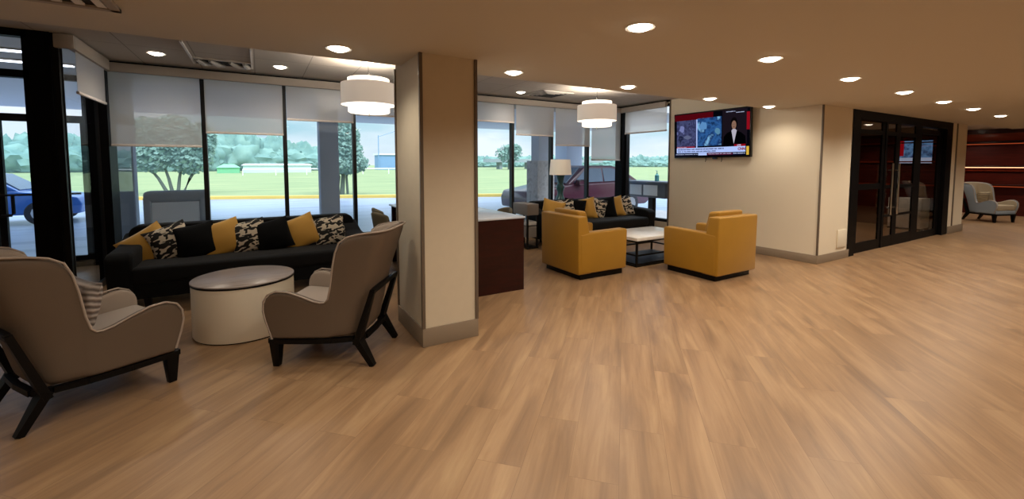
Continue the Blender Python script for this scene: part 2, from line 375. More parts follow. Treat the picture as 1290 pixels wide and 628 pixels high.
# window wall
WY = 7.35
XS = [-1.65, -.645, .348, 1.344, 2.34, 3.335, 4.33, 5.28, 6.25, 7.2]
w = MB().box(-1.7, 7.35, WY-.02, WY+.12, 0, .30); w.box(-1.7, 7.35, WY-.02, WY+.12, 2.74, 2.95)
struct('wall_window', w, 'wall', smooth=False)
struct('wall_window_side', MB().box(7.2, 7.32, 5.93, 7.35, 0, .31).box(7.2, 7.32, 5.93, 7.35, 2.74, 2.95), 'wall', smooth=False)
def window(n, axis, a, b, fixed, z0=.30, z1=2.74, m=.045, glass='glass', D=.05):
    e = empty('window_%d' % n); e['kind'] = 'structure'
    f = MB()
    def bx(mb, u0, u1, z0_, z1_, d=D):
        if axis == 'x': mb.box(u0, u1, fixed-d, fixed+d, z0_, z1_)
        else: mb.box(fixed-d, fixed+d, u0, u1, z0_, z1_)
    bx(f, a, a+m/2, z0, z1); bx(f, b-m/2, b, z0, z1); bx(f, a, b, z0, z0+.07); bx(f, a, b, z1-.05, z1)
    f.build('frame', 'mull', e, smooth=False)
    g = MB(); bx(g, a+m/2, b-m/2, z0+.07, z1-.05, .004); g.build('pane', glass, e, smooth=False)
    return e
for i in range(9): window(i+1, 'x', XS[i], XS[i+1], WY+.04, m=.055)
window(10, 'y', 5.97, 7.18, 7.27)
# dark corner posts
struct('trim_7', MB().box(7.13, 7.33, 7.2, 7.42, 0, 2.78), 'black', smooth=False)
w = MB().box(-1.76, -1.60, 7.16, 7.5, 0, HI); struct('trim_8', w, 'black', smooth=False)
struct('trim_9', MB().box(-1.62, 7.2, WY-.055, WY-.03, 2.765, 2.80).box(7.165, 7.185, 5.95, 7.33, 2.765, 2.80), 'black', smooth=False)

# entrance vestibule
DY = 6.08
struct('trim_10', MB().box(-1.94, -1.745, DY-.05, DY+.03, 0, HI), 'black', smooth=False)
struct('trim_15', MB().box(-1.745, -1.69, DY-.03, DY+.035, 0, HI), 'legs', smooth=False)
struct('trim_11', MB().box(-7, -1.9, DY-.05, DY+.05, 2.34, 2.41).box(-7, -1.9, DY-.05, DY+.05, 2.73, HI).box(-7, -1.9, DY-.05, DY+.05, 0, .05), 'black', smooth=False)
window(11, 'y', DY+.03, 7.17, -1.70, z0=.02, z1=HI, m=.03, D=.018)
e = empty('window_12'); e['kind'] = 'structure'
MB().box(-7, -1.95, DY-.005, DY+.005, 2.41, 2.73).build('pane', 'glass', e, smooth=False)
def glassdoor(n, x0, x1, y, swing=0):
    e = empty('door_%d' % n); e['kind'] = 'structure'
    f = MB().box(x0, x0+.07, y-.03, y+.03, .02, 2.33); f.box(x1-.07, x1, y-.03, y+.03, .02, 2.33); f.box(x0, x1, y-.03, y+.03, .02, .18); f.box(x0, x1, y-.03, y+.03, 2.25, 2.33)
    f.build('frame', 'black', e, smooth=False)
    MB().box(x0+.07, x1-.07, y-.004, y+.004, .18, 2.25).build('pane', 'glass', e, smooth=False)
    return e
glassdoor(1, -5.0, -3.9, DY)
e = empty('window_13'); e['kind'] = 'structure'
MB().box(-3.9, -1.95, DY-.004, DY+.004, .05, 2.34).build('pane', 'glass', e, smooth=False)
# outer doors at the street side
OY = 8.65
struct('trim_12', MB().box(-7, -1.66, OY-.05, OY+.05, 2.10, 2.20).box(-7, -1.66, OY-.05, OY+.05, 2.7, HI+.1).box(-2.205, -1.93, OY-.03, OY+.03, 0, HI).box(-7, -1.66, OY-.05, OY+.05, 0, .06), 'black', smooth=False)
struct('trim_13', MB().box(-1.72, -1.62, 7.5, OY, 0, .08).box(-1.72, -1.62, 7.5, OY, 2.1, 2.2).box(-1.72, -1.62, 7.5, OY, 2.7, HI), 'black', smooth=False)
e = empty('window_14'); e['kind'] = 'structure'
MB().box(-1.675, -1.668, 7.5, OY-.08, .08, 2.7).build('pane', 'glass', e, smooth=False)
e = empty('door_2'); e['kind'] = 'structure'
f = MB().box(-3.19, -3.11, OY-.03, OY+.03, .06, 2.1); f.box(-4.0, -3.92, OY-.03, OY+.03, .06, 2.1); f.box(-4, -3.11, OY-.03, OY+.03, .06, .22)
f.build('frame', 'black', e, smooth=False)
MB().box(-3.92, -3.19, OY-.004, OY+.004, .22, 2.1).build('pane', 'glass', e, smooth=False)
e = empty('door_3'); e['kind'] = 'structure'
f = MB().box(-3.10, -3.03, OY-.03, OY+.03, .06, 2.1); f.box(-2.235, -2.205, OY-.03, OY+.03, .06, 2.1); f.box(-3.03, -2.235, OY-.029, OY+.029, .06, .16)
f.build('frame', 'black', e, smooth=False)
MB().box(-3.03, -2.235, OY-.004, OY+.004, .16, 2.1).build('pane', 'glass', e, smooth=False)
h = MB().tube([(-3.06, OY-.09, 1.08), (-2.25, OY-.09, 1.08)], .014)
h.tube([(-3.06, OY-.09, .80), (-2.96, OY-.09, .80), (-2.94, OY-.09, .82), (-2.94, OY-.09, 1.08)], .02)
h.build('push_bar', 'dmetal', e)
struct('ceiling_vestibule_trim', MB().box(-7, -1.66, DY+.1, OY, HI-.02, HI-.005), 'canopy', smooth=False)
for k, (xx, yy) in enumerate(((-2.75, 7.0), (-2.75, 7.7))):  # bright bars added to imitate reflected streaks in the entrance glass
    lt = empty('linear_ceiling_light', (xx, yy, HI-.04), 0)
    tag(lt, ['slim linear ceiling light in the glass entrance vestibule, nearer the inner door', 'slim linear ceiling light in the glass entrance vestibule, nearer the street'][k], 'ceiling light', 'vestibule linear lights')
    MB().box(-.75, .75, -.06, .06, 0, .03, .004).build('housing', 'white', lt)
    MB().box(-.73, .73, -.04, .04, -.01, 0).build('tube', 'tube', lt)

# valances and blinds
BOT = [1.755, 1.95, 2.18, 2.31, 2.32, 2.325, 2.095, 1.91, 1.61]
o = MB().box(-1.62, 7.13, 7.19, 7.24, 2.655, 2.765, .004).build('blind_valance', 'valance'); tag(o, 'long beige valance over the back row of roller blinds', 'valance')
o = MB().box(7.06, 7.12, 5.97, 7.19, 2.655, 2.765, .004).build('blind_valance', 'valance'); tag(o, 'short beige valance over the single blind beside the television wall', 'valance')
vl = MB().box(-1.62, -1.56, DY-.02, 7.19, 2.655, 2.79, .004); vl.box(-1.71, -1.56, DY-.08, DY-.02, 2.655, 2.79, .004)
o = vl.build('blind_valance', 'valance'); tag(o, 'cream boxed valance over the angled blind beside the entrance door', 'valance')
BL = ['lowered blind in the leftmost bay behind the black sofa\'s first gold pillow', 'roller blind second from the vestibule corner', 'short roller blind left of the pendant near the column', 'short roller blind directly behind the pendant by the column',
      'roller blind hidden mostly behind the square column', 'shortest blind just right of the square column', 'roller blind above the mahogany table\'s right end', 'roller blind above the white table lamp', 'longest blind, in the last bay before the dark corner post']
def blind(axis, a, b, fixed, z0, label):
    e = empty('roller_blind', (0, 0, 0)); tag(e, label, 'roller blind', 'white roller blinds')
    m = MB(); q = MB()
    if axis == 'x':
        m.box(a, b, fixed-.001, fixed+.001, z0, 2.72); q.box(a, b, fixed-.012, fixed+.012, z0-.025, z0+.005, .004)
        MB().tube([(a, fixed, 2.72), (b, fixed, 2.72)], .022, 12).build('roller_tube', 'bar', e)
    else:
        m.box(fixed-.001, fixed+.001, a, b, z0, 2.72); q.box(fixed-.012, fixed+.012, a, b, z0-.025, z0+.005, .004)
        MB().tube([(fixed, a, 2.72), (fixed, b, 2.72)], .022, 12).build('roller_tube', 'bar', e)
    m.build('fabric', 'blind', e, smooth=False); q.build('bottom_bar', 'bar', e)
    return e
for i in range(9): blind('x', XS[i]+.028+(.02 if i == 0 else 0), XS[i+1]-.022-(.05 if i == 8 else 0), 7.265, BOT[i], BL[i])
blind('y', 5.99, 7.14, 7.15, 2.20, 'roller blind over the narrow side window left of the television')
e = blind('y', 6.14, 7.08, -1.59, 2.25, 'cream roller blind on the angled side pane beside the entrance')

# ------------------------------------------------------------------ dark glass doors
FY = 3.28
f = MB().box(8.15, 8.42, FY-.08, FY+.08, 0, LOW); f.box(12.45, 12.78, FY-.08, FY+.08, 0, LOW); f.box(8.4, 12.5, FY-.08, FY+.08, 2.24, LOW)
struct('trim_14', f, 'black', smooth=False)
def dleaf(n, x0, x1, y, st0, st1, rails, pull=None):
    e = empty('door_%d' % n); e['kind'] = 'structure'
    f = MB().box(x0, x0+st0, y-.014, y+.014, 0, 2.24); f.box(x1-st1, x1, y-.014, y+.014, 0, 2.24)
    for a, b in rails: f.box(x0+st0, x1-st1, y-.013, y+.013, a, b)
    f.build('frame', 'black', e, smooth=False)
    MB().box(x0+st0, x1-st1, y-.004, y+.004, .12, 2.24).build('pane', 'dglass', e, smooth=False)
    if pull:
        p = MB()
        for px in pull:
            p.tube([(px, y-.09, .60), (px, y-.09, 1.52)], .022, 10)
            for zz in (.72, 1.40): p.tube([(px, y-.09, zz), (px, y-.03, zz)], .012, 8)
        p.build('pull_handle', 'chrome', e)
    return e
RL = [(0, .17), (1.07, 1.17), (2.02, 2.09)]
dleaf(4, 8.42, 9.60, FY, .22, .12, RL)
dleaf(5, 9.60, 10.15, FY-.01, .08, .10, [(0, .2), (1.07, 1.13), (.55, .59), (2.02, 2.09)], (9.72, 10.0))
dleaf(6, 10.15, 11.0, FY-.01, .08, .06, [(0, .2), (1.07, 1.13), (.55, .59), (2.02, 2.09)])
dleaf(7, 11.0, 12.45, FY, .30, .22, [(0, .15), (2.10, 2.2)])
# things in the room behind; screen added to imitate a reflection in the glass
r = empty('wall_screen', (13.43, 3.99, 1.80)); tag(r, 'small glowing screen on the end wall seen through the dark glass doors', 'television')
MB().box(-.03, 0, -.34, .34, -.3, .3, .01).build('bezel', 'tvblack', r)
MB().box(-.036, -.03, -.31, .31, -.14, .26).build('picture', noisemat('screen_picture', ['#20305a', '#5f8fd0', '#2c3c70'], 7, emit=1.3), r)
MB().box(-.036, -.03, -.31, .31, -.27, -.14).build('banner', emis('screen_banner', '#a8bff0', 1.2), r)
MB().box(-.038, -.036, .2, .31, -.1, .26).build('red_band', emis('screen_red', '#a01020', 1), r)
r = empty('storage_cabinet', (13.1, 3.95, 0)); tag(r, 'low white cabinet on the floor behind the dark glass doors', 'cabinet')
MB().box(-.25, .25, -.3, .3, .0, .04).build('plinth', 'dmetal', r)
MB().box(-.25, .25, -.3, .3, .04, .72, .01).build('body', 'panel', r); MB().box(-.262, -.25, -.28, .28, .08, .68, .004).build('door', 'panel', r)

# ------------------------------------------------------------------ downlights
def downlight(x, y, z, label, grp, e=55, size=.075, rim='white'):
    r = empty('recessed_downlight', (x, y, z)); tag(r, label, 'downlight', grp)
    MB().lathe([(size, -.001), (size+.018, -.006), (size+.022, -.001), (size+.022, 0)], n=28, cap=False).build('trim_ring', rim, r)
    MB().lathe([(0.001, -.026), (size*.45, -.023), (size*.8, -.013), (size, -.002)], n=28, cap=False).build('lens', 'disc', r)
    l = bpy.data.lights.new('downlight_lamp', 'SPOT'); l.energy = e; l.color = (1, .90, .76); l.spot_size = R(150); l.spot_blend = .8; l.shadow_soft_size = .08
    lo = bpy.data.objects.new('lamp', l); COL.objects.link(lo); lo.parent = r; lo.location = (0, 0, -.05)
    return r
ROW1 = [(2.14, 2.02), (3.71, 2.06), (5.27, 2.11), (6.82, 2.16), (8.33, 2.2), (9.8, 2.24), (11.6, 2.3)]
L1 = ['large bright downlight over the open floor right of the column', 'second downlight of the long front row', 'third downlight of the long front row, before the television', 'fourth front-row downlight, level with the corner of the cream wall',
      'front-row downlight just before the dark glass doors', 'front-row downlight over the middle of the dark glass doors', 'last downlight of the front row, over the end of the dark doors']
for (x, y), lb in zip(ROW1, L1): downlight(x, y, LOW, lb, 'front row of downlights in the low ceiling', 85)
ROW2 = [(.55, 3.54), (2.13, 3.60), (3.64, 3.60), (5.23, 3.68), (6.71, 3.72)]
L2 = ['downlight left of the square column near the first pendant', 'downlight just right of the square column', 'downlight in front of the second pendant', 'downlight in front of the television', 'downlight close to the cream wall right of the television']
for (x, y), lb in zip(ROW2, L2): downlight(x, y, LOW, lb, 'back row of downlights along the ceiling step', 34)
ROW3 = [(-1.0, 6.54), (.284, 6.6), (4.11, 6.69)]
L3 = ['downlight in the raised ceiling by the angled cream blind', 'downlight in the raised ceiling left of the first pendant', 'small downlight in the raised ceiling beside the square vent']
for (x, y), lb in zip(ROW3, L3): downlight(x, y, HI, lb, 'downlights in the raised tile ceiling', 36)
downlight(18.0, 4.35, 2.56, 'downlight over the far maroon wall beyond the pier', 'lobby downlights', 60)
# out of frame lamps that light the same lobby
for (x, y) in [(.55, 1.95), (-1.0, 1.95), (-4, .5), (-1, .5), (2.1, .4), (5.2, .4), (8.3, .5), (11.4, .5), (2.1, -2.2), (5.2, -2.2), (8.3, -2.2), (-1.0, -2.2), (14.5, .6), (15.3, 2.2)]:
    l = bpy.data.lights.new('lobby_lamp', 'SPOT'); l.energy = 42 if y > 1.5 and x < 1 else 92; l.color = (1, .90, .76); l.spot_size = R(150); l.spot_blend = .8; l.shadow_soft_size = .1
    lo = bpy.data.objects.new('lobby_lamp', l); COL.objects.link(lo); lo.location = (x, y, LOW-.04)

for (x, y, z, en) in [(18.0, 2.9, 2.5, 45), (18.0, 1.4, 2.5, 45), (15.5, 4.3, 2.5, 60), (10.0, 4.6, 2.32, 50), (12.4, 4.6, 2.32, 50)]:  # lamps without fixtures, added to brighten the maroon wall and back room
    l = bpy.data.lights.new('lobby_lamp', 'SPOT'); l.energy = en; l.color = (1, .90, .76); l.spot_size = R(150); l.spot_blend = .8; l.shadow_soft_size = .1
    lo = bpy.data.objects.new('lobby_lamp', l); COL.objects.link(lo); lo.location = (x, y, z)

# ceiling vents
r = empty('ceiling_slot_diffuser', (-.34, 6.45, HI)); tag(r, 'slot diffuser with curved metal vanes between two white strips in raised ceiling', 'vent')
MB().box(-.30, .30, .08, .40, -.012, 0).build('slot', 'slot', r)
for xx in (-.33, .30): MB().box(xx-.011, xx+.011, -.72, .42, -.018, 0).build('strip', 'white', r)
f = MB().box(-.31, .31, .06, .085, -.02, 0); f.box(-.31, .31, .39, .41, -.02, 0); f.build('frame', 'vane', r)
v = MB()
for xx, ww in ((-.22, .06), (-.08, .07), (.14, .08), (.24, .03)): v.tube([(xx-ww, .12, -.02), (xx, .22, -.035), (xx+ww, .36, -.02)], [.02, .035, .02], 8)
v.build('vane', 'vane', r)
r = empty('ceiling_grille', (4.65, 6.62, HI)); tag(r, 'square louvred ceiling grille beside the small raised-ceiling downlight', 'vent')
MB().box(-.30, .30, -.3, .3, -.006, 0).build('backing', 'slot', r)
f = MB(); [f.box(-.34+.06*k, .34-.06*k, -.34+.06*k, -.31+.06*k, -.015, 0) or f.box(-.34+.06*k, .34-.06*k, .31-.06*k, .34-.06*k, -.015, 0) for k in range(5)]
[f.box(-.34+.06*k, -.31+.06*k, -.34+.06*k, .34-.06*k, -.015, 0) or f.box(.31-.06*k, .34-.06*k, -.34+.06*k, .34-.06*k, -.015, 0) for k in range(5)]
f.build('louvre', 'vane', r)
r = empty('ceiling_diffuser', (-.95, 3.0, LOW)); tag(r, 'white diffuser vent at the top edge of the low ceiling', 'vent')
MB().box(-.27, .27, -.27, .27, -.006, 0).build('backing', 'slot', r)
f = MB().box(-.3, .3, .26, .3, -.02, 0); f.box(-.3, .3, -.3, -.26, -.02, 0); f.box(-.3, -.26, -.3, .3, -.02, 0); f.box(.26, .3, -.3, .3, -.02, 0)
f.build('frame', 'valance', r)
f = MB(); [f.box(-.24+.09*k, -.20+.09*k, -.25, .25, -.016, -.004) for k in range(6)]; f.build('louvre', 'white', r)

# ------------------------------------------------------------------ pendants
def pendant(x, y, label):
    r = empty('drum_pendant', (x, y, HI)); tag(r, label, 'pendant lamp', 'tiered drum pendants')
    MB().lathe([(.07, 0), (.07, -.018), (.055, -.03), (0.002, -.03)], n=24, cap=False).build('ceiling_plate', 'white', r)
    MB().tube([(0, 0, -.03), (0, 0, -.70)], .008).build('stem', 'chrome', r)
    MB().lathe([(.33, -.56), (.33, -.30)], n=48, cap=False).build('outer_shade', 'pshade', r)
    MB().lathe([(.001, -.655), (.235, -.655), (.25, -.645), (.25, -.235)], n=48, cap=False).build('inner_shade', 'pinner', r)
    MB().lathe([(.25, -.555), (.33, -.555)], n=48, cap=False).build('shade_rim', 'pinner', r)
    MB().lathe([(.001, -.675), (.012, -.67), (.012, -.655)], n=12, cap=False).build('finial', 'chrome', r)
    l = bpy.data.lights.new('pendant_lamp', 'POINT'); l.energy = 50; l.color = (1, .9, .78); l.shadow_soft_size = .22
    lo = bpy.data.objects.new('lamp', l); COL.objects.link(lo); lo.parent = r; lo.location = (0, 0, -.16)
    return r
pendant(1.215, 5.62, 'white tiered drum pendant hanging left of the square column')
pendant(5.0, 5.66, 'white tiered drum pendant hanging over the mustard chair seating group')

# ------------------------------------------------------------------ soft furniture
def pillow_mesh(w, h, t, n=14, pinch=.12):
    mb = MB(); P = []
    def sgn(v): return 1 if v >= 0 else -1
    for side in (1, -1):
        rows = []
        for i in range(n+1):
            row = []
            for j in range(n+1):
                u = -1+2*i/n; v = -1+2*j/n
                k = max(0, (1-u*u))**.45*max(0, (1-v*v))**.45
                eu = 1-pinch*(1-v*v)*.55; ev = 1-pinch*(1-u*u)*.55
                wr = .004*mnoise.noise(Vector((u*3, v*3, side*2.)))
                row.append(Vector((u*w/2*eu, side*(t/2*k+wr*k), v*h/2*ev)))
            rows.append(row)
        if side == -1: rows = rows[::-1]
        mb.grid(rows)
    bmesh.ops.remove_doubles(mb.bm, verts=mb.bm.verts, dist=.0005)
    return mb
def pillow(m, loc, rot, label, w=.43, h=.43, t=.15, name='throw_pillow', group=None):
    o = pillow_mesh(w, h, t).build(name, m, ang=80); o.location = loc; o.rotation_euler = [R(a) for a in rot]
    tag(o, label, 'pillow', group); return o

def make_sofa(name, label):
    r = empty(name); tag(r, label, 'sofa')
    W = 1.25
    # back, gently rounded top corners
    b = MB(); pr = []
    for k in range(7): a = pi/2*k/6; pr.append((-W+.13+.0+(.12-.12*sin(pi/2-a))*-1+0, .68+.12*sin(a)))
    pts = [(-W+.03, .14)]
    for k in range(7): a = pi/2*k/6; pts.append((-W+.03+.1-.1*cos(a), .70+.1*sin(a)))
    pts += [(-x, z) for x, z in pts[::-1]]
    b.hexa([(x, .26+.02, z) for x, z in pts], [(x, .46+.05*(z-.14), z) for x, z in pts], .018, 3)
    b.build('backrest', 'sofa', r)
    for s in (-1, 1):
        a = MB(); x0, x1 = W-.2, W
        prof = [(-.47, .14), (-.47, .50), (-.44, .57), (-.38, .60), (.0, .615), (.3, .68), (.42, .72), (.42, .14)]
        a.hexa([(s*x0, y, z) for y, z in prof], [(s*(x1+.05*(z-.14)), y, z) for y, z in prof], .035, 4)
        a.build('armrest', 'sofa', r)
    MB().box(-W+.18, W-.18, -.49, .32, .28, .455, .05, 4).build('seat_cushion', 'sofaseat', r)
    MB().box(-W+.02, W-.02, -.45, .46, .12, .30, .015).build('base', 'sofa', r)
    for sx in (-1, 1):
        for sy in (-.40, .38):
            MB().hexa([(sx*(W-.30)+d[0]*.022, sy+d[1]*.022, 0) for d in ((-1, -1), (1, -1), (1, 1), (-1, 1))], [(sx*(W-.30)+d[0]*.032, sy+d[1]*.032, .13) for d in ((-1, -1), (1, -1), (1, 1), (-1, 1))]).build('leg', 'legs', r)
    return r
s1 = make_sofa('sofa', 'long black fabric sofa under the windows behind the round drum table'); s1.location = (-.09, 6.10, 0)
s2 = copy_tree(s1); s2.location = (5.62, 6.46, 0); s2['label'] = 'black fabric sofa behind the mustard armchairs beside the teal lamp'
kinds = ['gold', 'pat', 'blk', 'gold', 'pat', 'blk', 'gold', 'pat']
word = {'gold': 'gold velvet pillow', 'pat': 'black and cream animal-print pillow', 'blk': 'plain black pillow'}
pos1 = ['at the left end of the sofa behind the drum table', 'beside the left end gold one, sofa behind the drum table', 'between the left animal print and the second gold one, drum table sofa', 'left of centre on the sofa behind the drum table',
        'at the middle of the sofa behind the drum table', 'right of the middle animal print, drum table sofa', 'second from the right arm of the drum table sofa', 'against the right arm of the drum table sofa']
# x along sofa, roll, yaw
P1 = [(-1.10, -32, 12), (-.90, -20, 12), (-.66, -10, 8), (-.42, -15, 8), (-.14, -12, 4), (.12, -14, 0), (.42, -20, 0), (.78, -10, -8)]
for k, (kd, (px, roll, yaw), ps) in enumerate(zip(kinds, P1, pos1)):
    pillow(kd, (px, 6.20-{'gold': .02, 'pat': .05, 'blk': .09}[kd]-(.03 if k == 3 else 0), .575 if k == 0 else .62), (-24, roll, yaw), word[kd]+' '+ps, group='throw pillows on the drum table sofa', w=.45 if kd == 'gold' else .41, h=.43 if kd == 'gold' else .41)
pos2 = ['at the left end of the sofa behind the mustard chairs, mostly hidden', 'peeking over the left mustard chair on the far sofa', 'behind the left mustard chair on the far sofa', 'just right of the left mustard chair\'s back, far sofa',
        'at the middle of the far sofa by the mustard chairs', 'right of the middle animal print on the far sofa', 'second from the right arm of the far sofa', 'against the right arm of the far sofa']
P2 = [(4.72, 14, 30), (4.98, -8, 30), (5.24, 8, 30), (5.50, -10, 34), (5.77, 14, 34), (6.02, -8, 34), (6.24, -12, 34), (6.50, -14, 30)]
for k, (kd, (px, roll, yaw), ps) in enumerate(zip(kinds, P2, pos2)):
    pillow(kd, (px, 6.53, .63), (-20, roll, -yaw), word[kd]+' '+ps, group='throw pillows on the far sofa')

# drum coffee table
r = empty('drum_table', (-.15, 4.57, 0)); tag(r, 'round cream drum coffee table with a wood top and black rim', 'coffee table')
MB().lathe([(.395, .012), (.40, .02), (.40, .465)], n=72).build('drum_body', 'drum', r)
MB().lathe([(.385, 0), (.385, .014)], n=72).build('base_ring', 'legs', r)
MB().lathe([(.404, .463), (.404, .479)], n=72).build('rim', 'legs', r)
MB().lathe([(.404, .479), (.404, .487), (.400, .490)], n=72).build('tabletop', 'drumtop', r)

# wing armchair
def make_wing_chair(name, label, outer='taupe', inner='taupein'):
    r = empty(name); tag(r, label, 'armchair')
    # plan of the shell (half), from front of arm to the middle of the back
    plan = [(.40, .335), (.39, .337), (.37, .338), (.34, .338), (.28, .336), (.2, .332), (.1, .325), (.02, .318), (-.03, .313), (-.06, .31), (-.08, .307), (-.095, .305), (-.105, .303), (-.115, .30), (-.13, .297), (-.16, .29), (-.20, .28), (-.24, .265), (-.275, .24), (-.30, .205), (-.315, .16), (-.322, .10), (-.325, .05), (-.326, 0)]
    top = [.35, .43, .50, .55, .578, .572, .535, .500, .487, .490, .515, .60, .75, .86, .935, .975, .995, 1.005, 1.01, 1.012, 1.013, 1.014, 1.015, 1.015]
    full = [(x, y, t) for (x, y), t in zip(plan, top)] + [(x, -y, t) for (x, y), t in list(zip(plan, top))[-2::-1]]
    rows = 12; ZB = .215
    def pt(i, v):
        x, y, t = full[i]
        z = ZB+(t-ZB)*v
        back = max(0, min(1, (-.06-x)/.22))
        fr = max(0, min(1, (x-.1)/.3))
        x2 = x - back*(.22*(z-.30)+.10*max(0, z-.6)) + fr*(-.07+.31*min(z-ZB, .26))
        y2 = y*(1+back*.34*max(0, z-.45)+.10*(z-ZB)*(1-back))
        return Vector((x2, y2, z))
    G = [[pt(i, j/rows) for j in range(rows+1)] for i in range(len(full))]
    sh = MB().grid(G).build('shell', outer, r, ang=70)
    # inner lining is the same surface thickened inward
    so = sh.modifiers.new('s', 'SOLIDIFY'); so.thickness = .055; so.offset = -1; so.use_even_offset = False
    so.material_offset = 1; so.material_offset_rim = 0
    sh.data.materials.append(M[inner])
    sb = sh.modifiers.new('ss', 'SUBSURF'); sb.levels = 1; sb.render_levels = 1
    edge = [G[0][k] for k in range(0, rows, 3)]+[g[-1] for g in G]+[G[-1][k] for k in range(rows-1, -1, -3)]
    MB().tube(edge, .007, 6).build('piping', 'piping', r, ang=80)
    # seat cushion
    q = MB().hexa([(.36, .275, .30), (-.25, .225, .30), (-.25, -.225, .30), (.36, -.275, .30)], [(.37, .275, .455), (-.26, .225, .43), (-.26, -.225, .43), (.37, -.275, .455)], .035, 4)
    q.build('seat_cushion', inner, r)
    q = MB().hexa([(.35, .30, .215), (-.27, .23, .215), (-.27, -.23, .215), (.35, -.30, .215)], [(.355, .30, .31), (-.27, .23, .31), (-.27, -.23, .31), (.355, -.30, .31)], .01)
    q.build('seat_base', outer, r)
    # black wooden frame
    f = MB(); pl = [(.35, .325), (.1, .318), (-.10, .295), (-.24, .255), (-.315, .20), (-.325, 0)]
    pl = pl+[(x, -y) for x, y in pl[-2::-1]]
    for a, b in zip(pl[:-1], pl[1:]): f.bar((a[0], a[1], .200), (b[0], b[1], .200), .035, .035, ta=.035, tb=.035)
    f.bar((.35, .325, .2), (.35, -.325, .2), .035)
    f.build('base_rail', 'legs', r)
    for s in (1, -1):
        MB().hexa([(.30, s*.27, 0), (.345, s*.27, 0), (.345, s*.315, 0), (.30, s*.315, 0)][::s], [(.28, s*.26, .21), (.36, s*.26, .21), (.36, s*.335, .21), (.28, s*.335, .21)][::s], .004).build('leg', 'legs', r)
        f = MB().bar((-.395, s*.265, 0), (-.275, s*.255, .21), .036, .045, up=(0, 1, 0), ta=.045, tb=.10)
        f.bar((-.275, s*.255, .17), (-.405, s*.262, .575), .040, .034, up=(0, 1, 0), ta=.10, tb=.042)
        f.build('leg', 'legs', r)
    MB().bar((-.402, -.275, .565), (-.402, .275, .565), .030, ta=.034).build('back_rail', 'legs', r)
    return r
c1 = make_wing_chair('wing_armchair', 'taupe wing armchair with piping seen from behind, at the left edge'); c1.location = (-1.0, 3.77, 0); c1.rotation_euler[2] = R(32)
c2 = copy_tree(c1); c2.location = (.50, 3.66, 0); c2.rotation_euler[2] = R(147); c2['label'] = 'taupe wing armchair seen from behind, standing beside the square column'
pillow('strip', (-1.0-.848*.05-.53*-.03, 3.77-.53*.05-.03, .585), (-16, 0, 32-90), 'grey striped ruched lumbar pillow on the armchair at the left edge', w=.44, h=.38, t=.15)
c3 = copy_tree(c1); c3.location = (16.7, 3.40, 0); c3.rotation_euler[2] = R(-112); c3['label'] = 'pale grey wing armchair in front of the maroon panelled wall'
setmat(c3, 'taupe', 'farout')
for ch in [x for x in scene.objects if x.parent == c3]:
    if ch.name.startswith(('shell', 'seat_cushion')):
        ch.data = ch.data.copy()
        for i, mm in enumerate(ch.data.materials):
            if mm == M['taupein']: ch.data.materials[i] = M['farin']
            if mm == M['taupe']: ch.data.materials[i] = M['farout']
c4 = copy_tree(c3); c4.location = (16.3, 2.0, 0); c4.rotation_euler[2] = R(95); c4['label'] = 'pale grey wing armchair cut off by the right edge of the view'
pillow('stripetan', (16.78, 3.56, .60), (-16, 0, 158), 'tan striped pillow on the pale grey lobby armchair', w=.44, h=.36, t=.13)

# mustard club chairs
def make_club(name, label):
    r = empty(name); tag(r, label, 'armchair')
    MB().box(-.37, .37, -.38, .38, 0, .08, .005).build('plinth', 'legs', r)
    pr = [(-.43, .075), (-.44, .83), (-.29, .83), (-.25, .62), (-.20, .60), (-.20, .075)]
    b = MB().hexa([(x, -.42, z) for x, z in pr], [(x, .42, z) for x, z in pr], .018, 3); b.build('backrest', 'mustard', r)
    for s in (-1, 1):
        pr = [(-.40, .08), (-.40, .60), (-.26, .615), (.40, .625), (.42, .60), (.405, .08)]
        a = MB().hexa([(x, s*.28, z) for x, z in pr], [(x, s*.425, z) for x, z in pr], .02, 3); a.build('armrest', 'mustard', r)
    MB().box(-.25, .39, -.285, .285, .08, .30, .01).build('base', 'mustard', r)
    b = MB().box(-.22, .47, -.27, .27, .30, .45, .035, 4); b.box(.40, .47, -.34, .34, .30, .45, .03, 4); b.build('seat_cushion', 'mustard', r)
    MB().hexa([(-.25, -.275, .44), (-.08, -.275, .44), (-.08, .275, .44), (-.25, .275, .44)], [(-.33, -.275, .89), (-.18, -.275, .88), (-.18, .275, .88), (-.33, .275, .89)], .035, 4).build('back_cushion', 'mustard', r)
    return r
y1 = make_club('club_chair', 'mustard velvet club chair nearer the mahogany table, seen from its back corner'); y1.location = (3.92, 4.68, 0)
y2 = copy_tree(y1); y2.location = (5.37, 3.74, 0); y2.rotation_euler[2] = R(90); y2['label'] = 'mustard velvet club chair nearer the television wall, facing the far sofa'

# stone topped coffee table
r = empty('coffee_table', (5.26, 4.78, 0)); tag(r, 'rectangular white stone coffee table on a black metal frame', 'coffee table')
HX, HY = .58, .38
MB().box(-HX, HX, -HY, HY, .385, .435, .006).build('tabletop', 'marble', r)
f = MB()
for z in (.372, .17, .012):
    for s in (-1, 1):
        f.box(-HX+.02, HX-.02, s*(HY-.03)-.01, s*(HY-.03)+.01, z-.012, z+.012); f.box(s*(HX-.03)-.01, s*(HX-.03)+.01, -HY+.02, HY-.02, z-.012, z+.012)
f.build('frame', 'dmetal', r)
for sx in (-1, 1):
    for sy in (-1, 1): MB().box(sx*(HX-.03)-.013, sx*(HX-.03)+.013, sy*(HY-.03)-.013, sy*(HY-.03)+.013, 0, .385).build('leg', 'dmetal', r)
MB().box(-HX+.04, HX-.04, -HY+.04, HY-.04, .02, .045).build('shelf', 'dmetal', r)

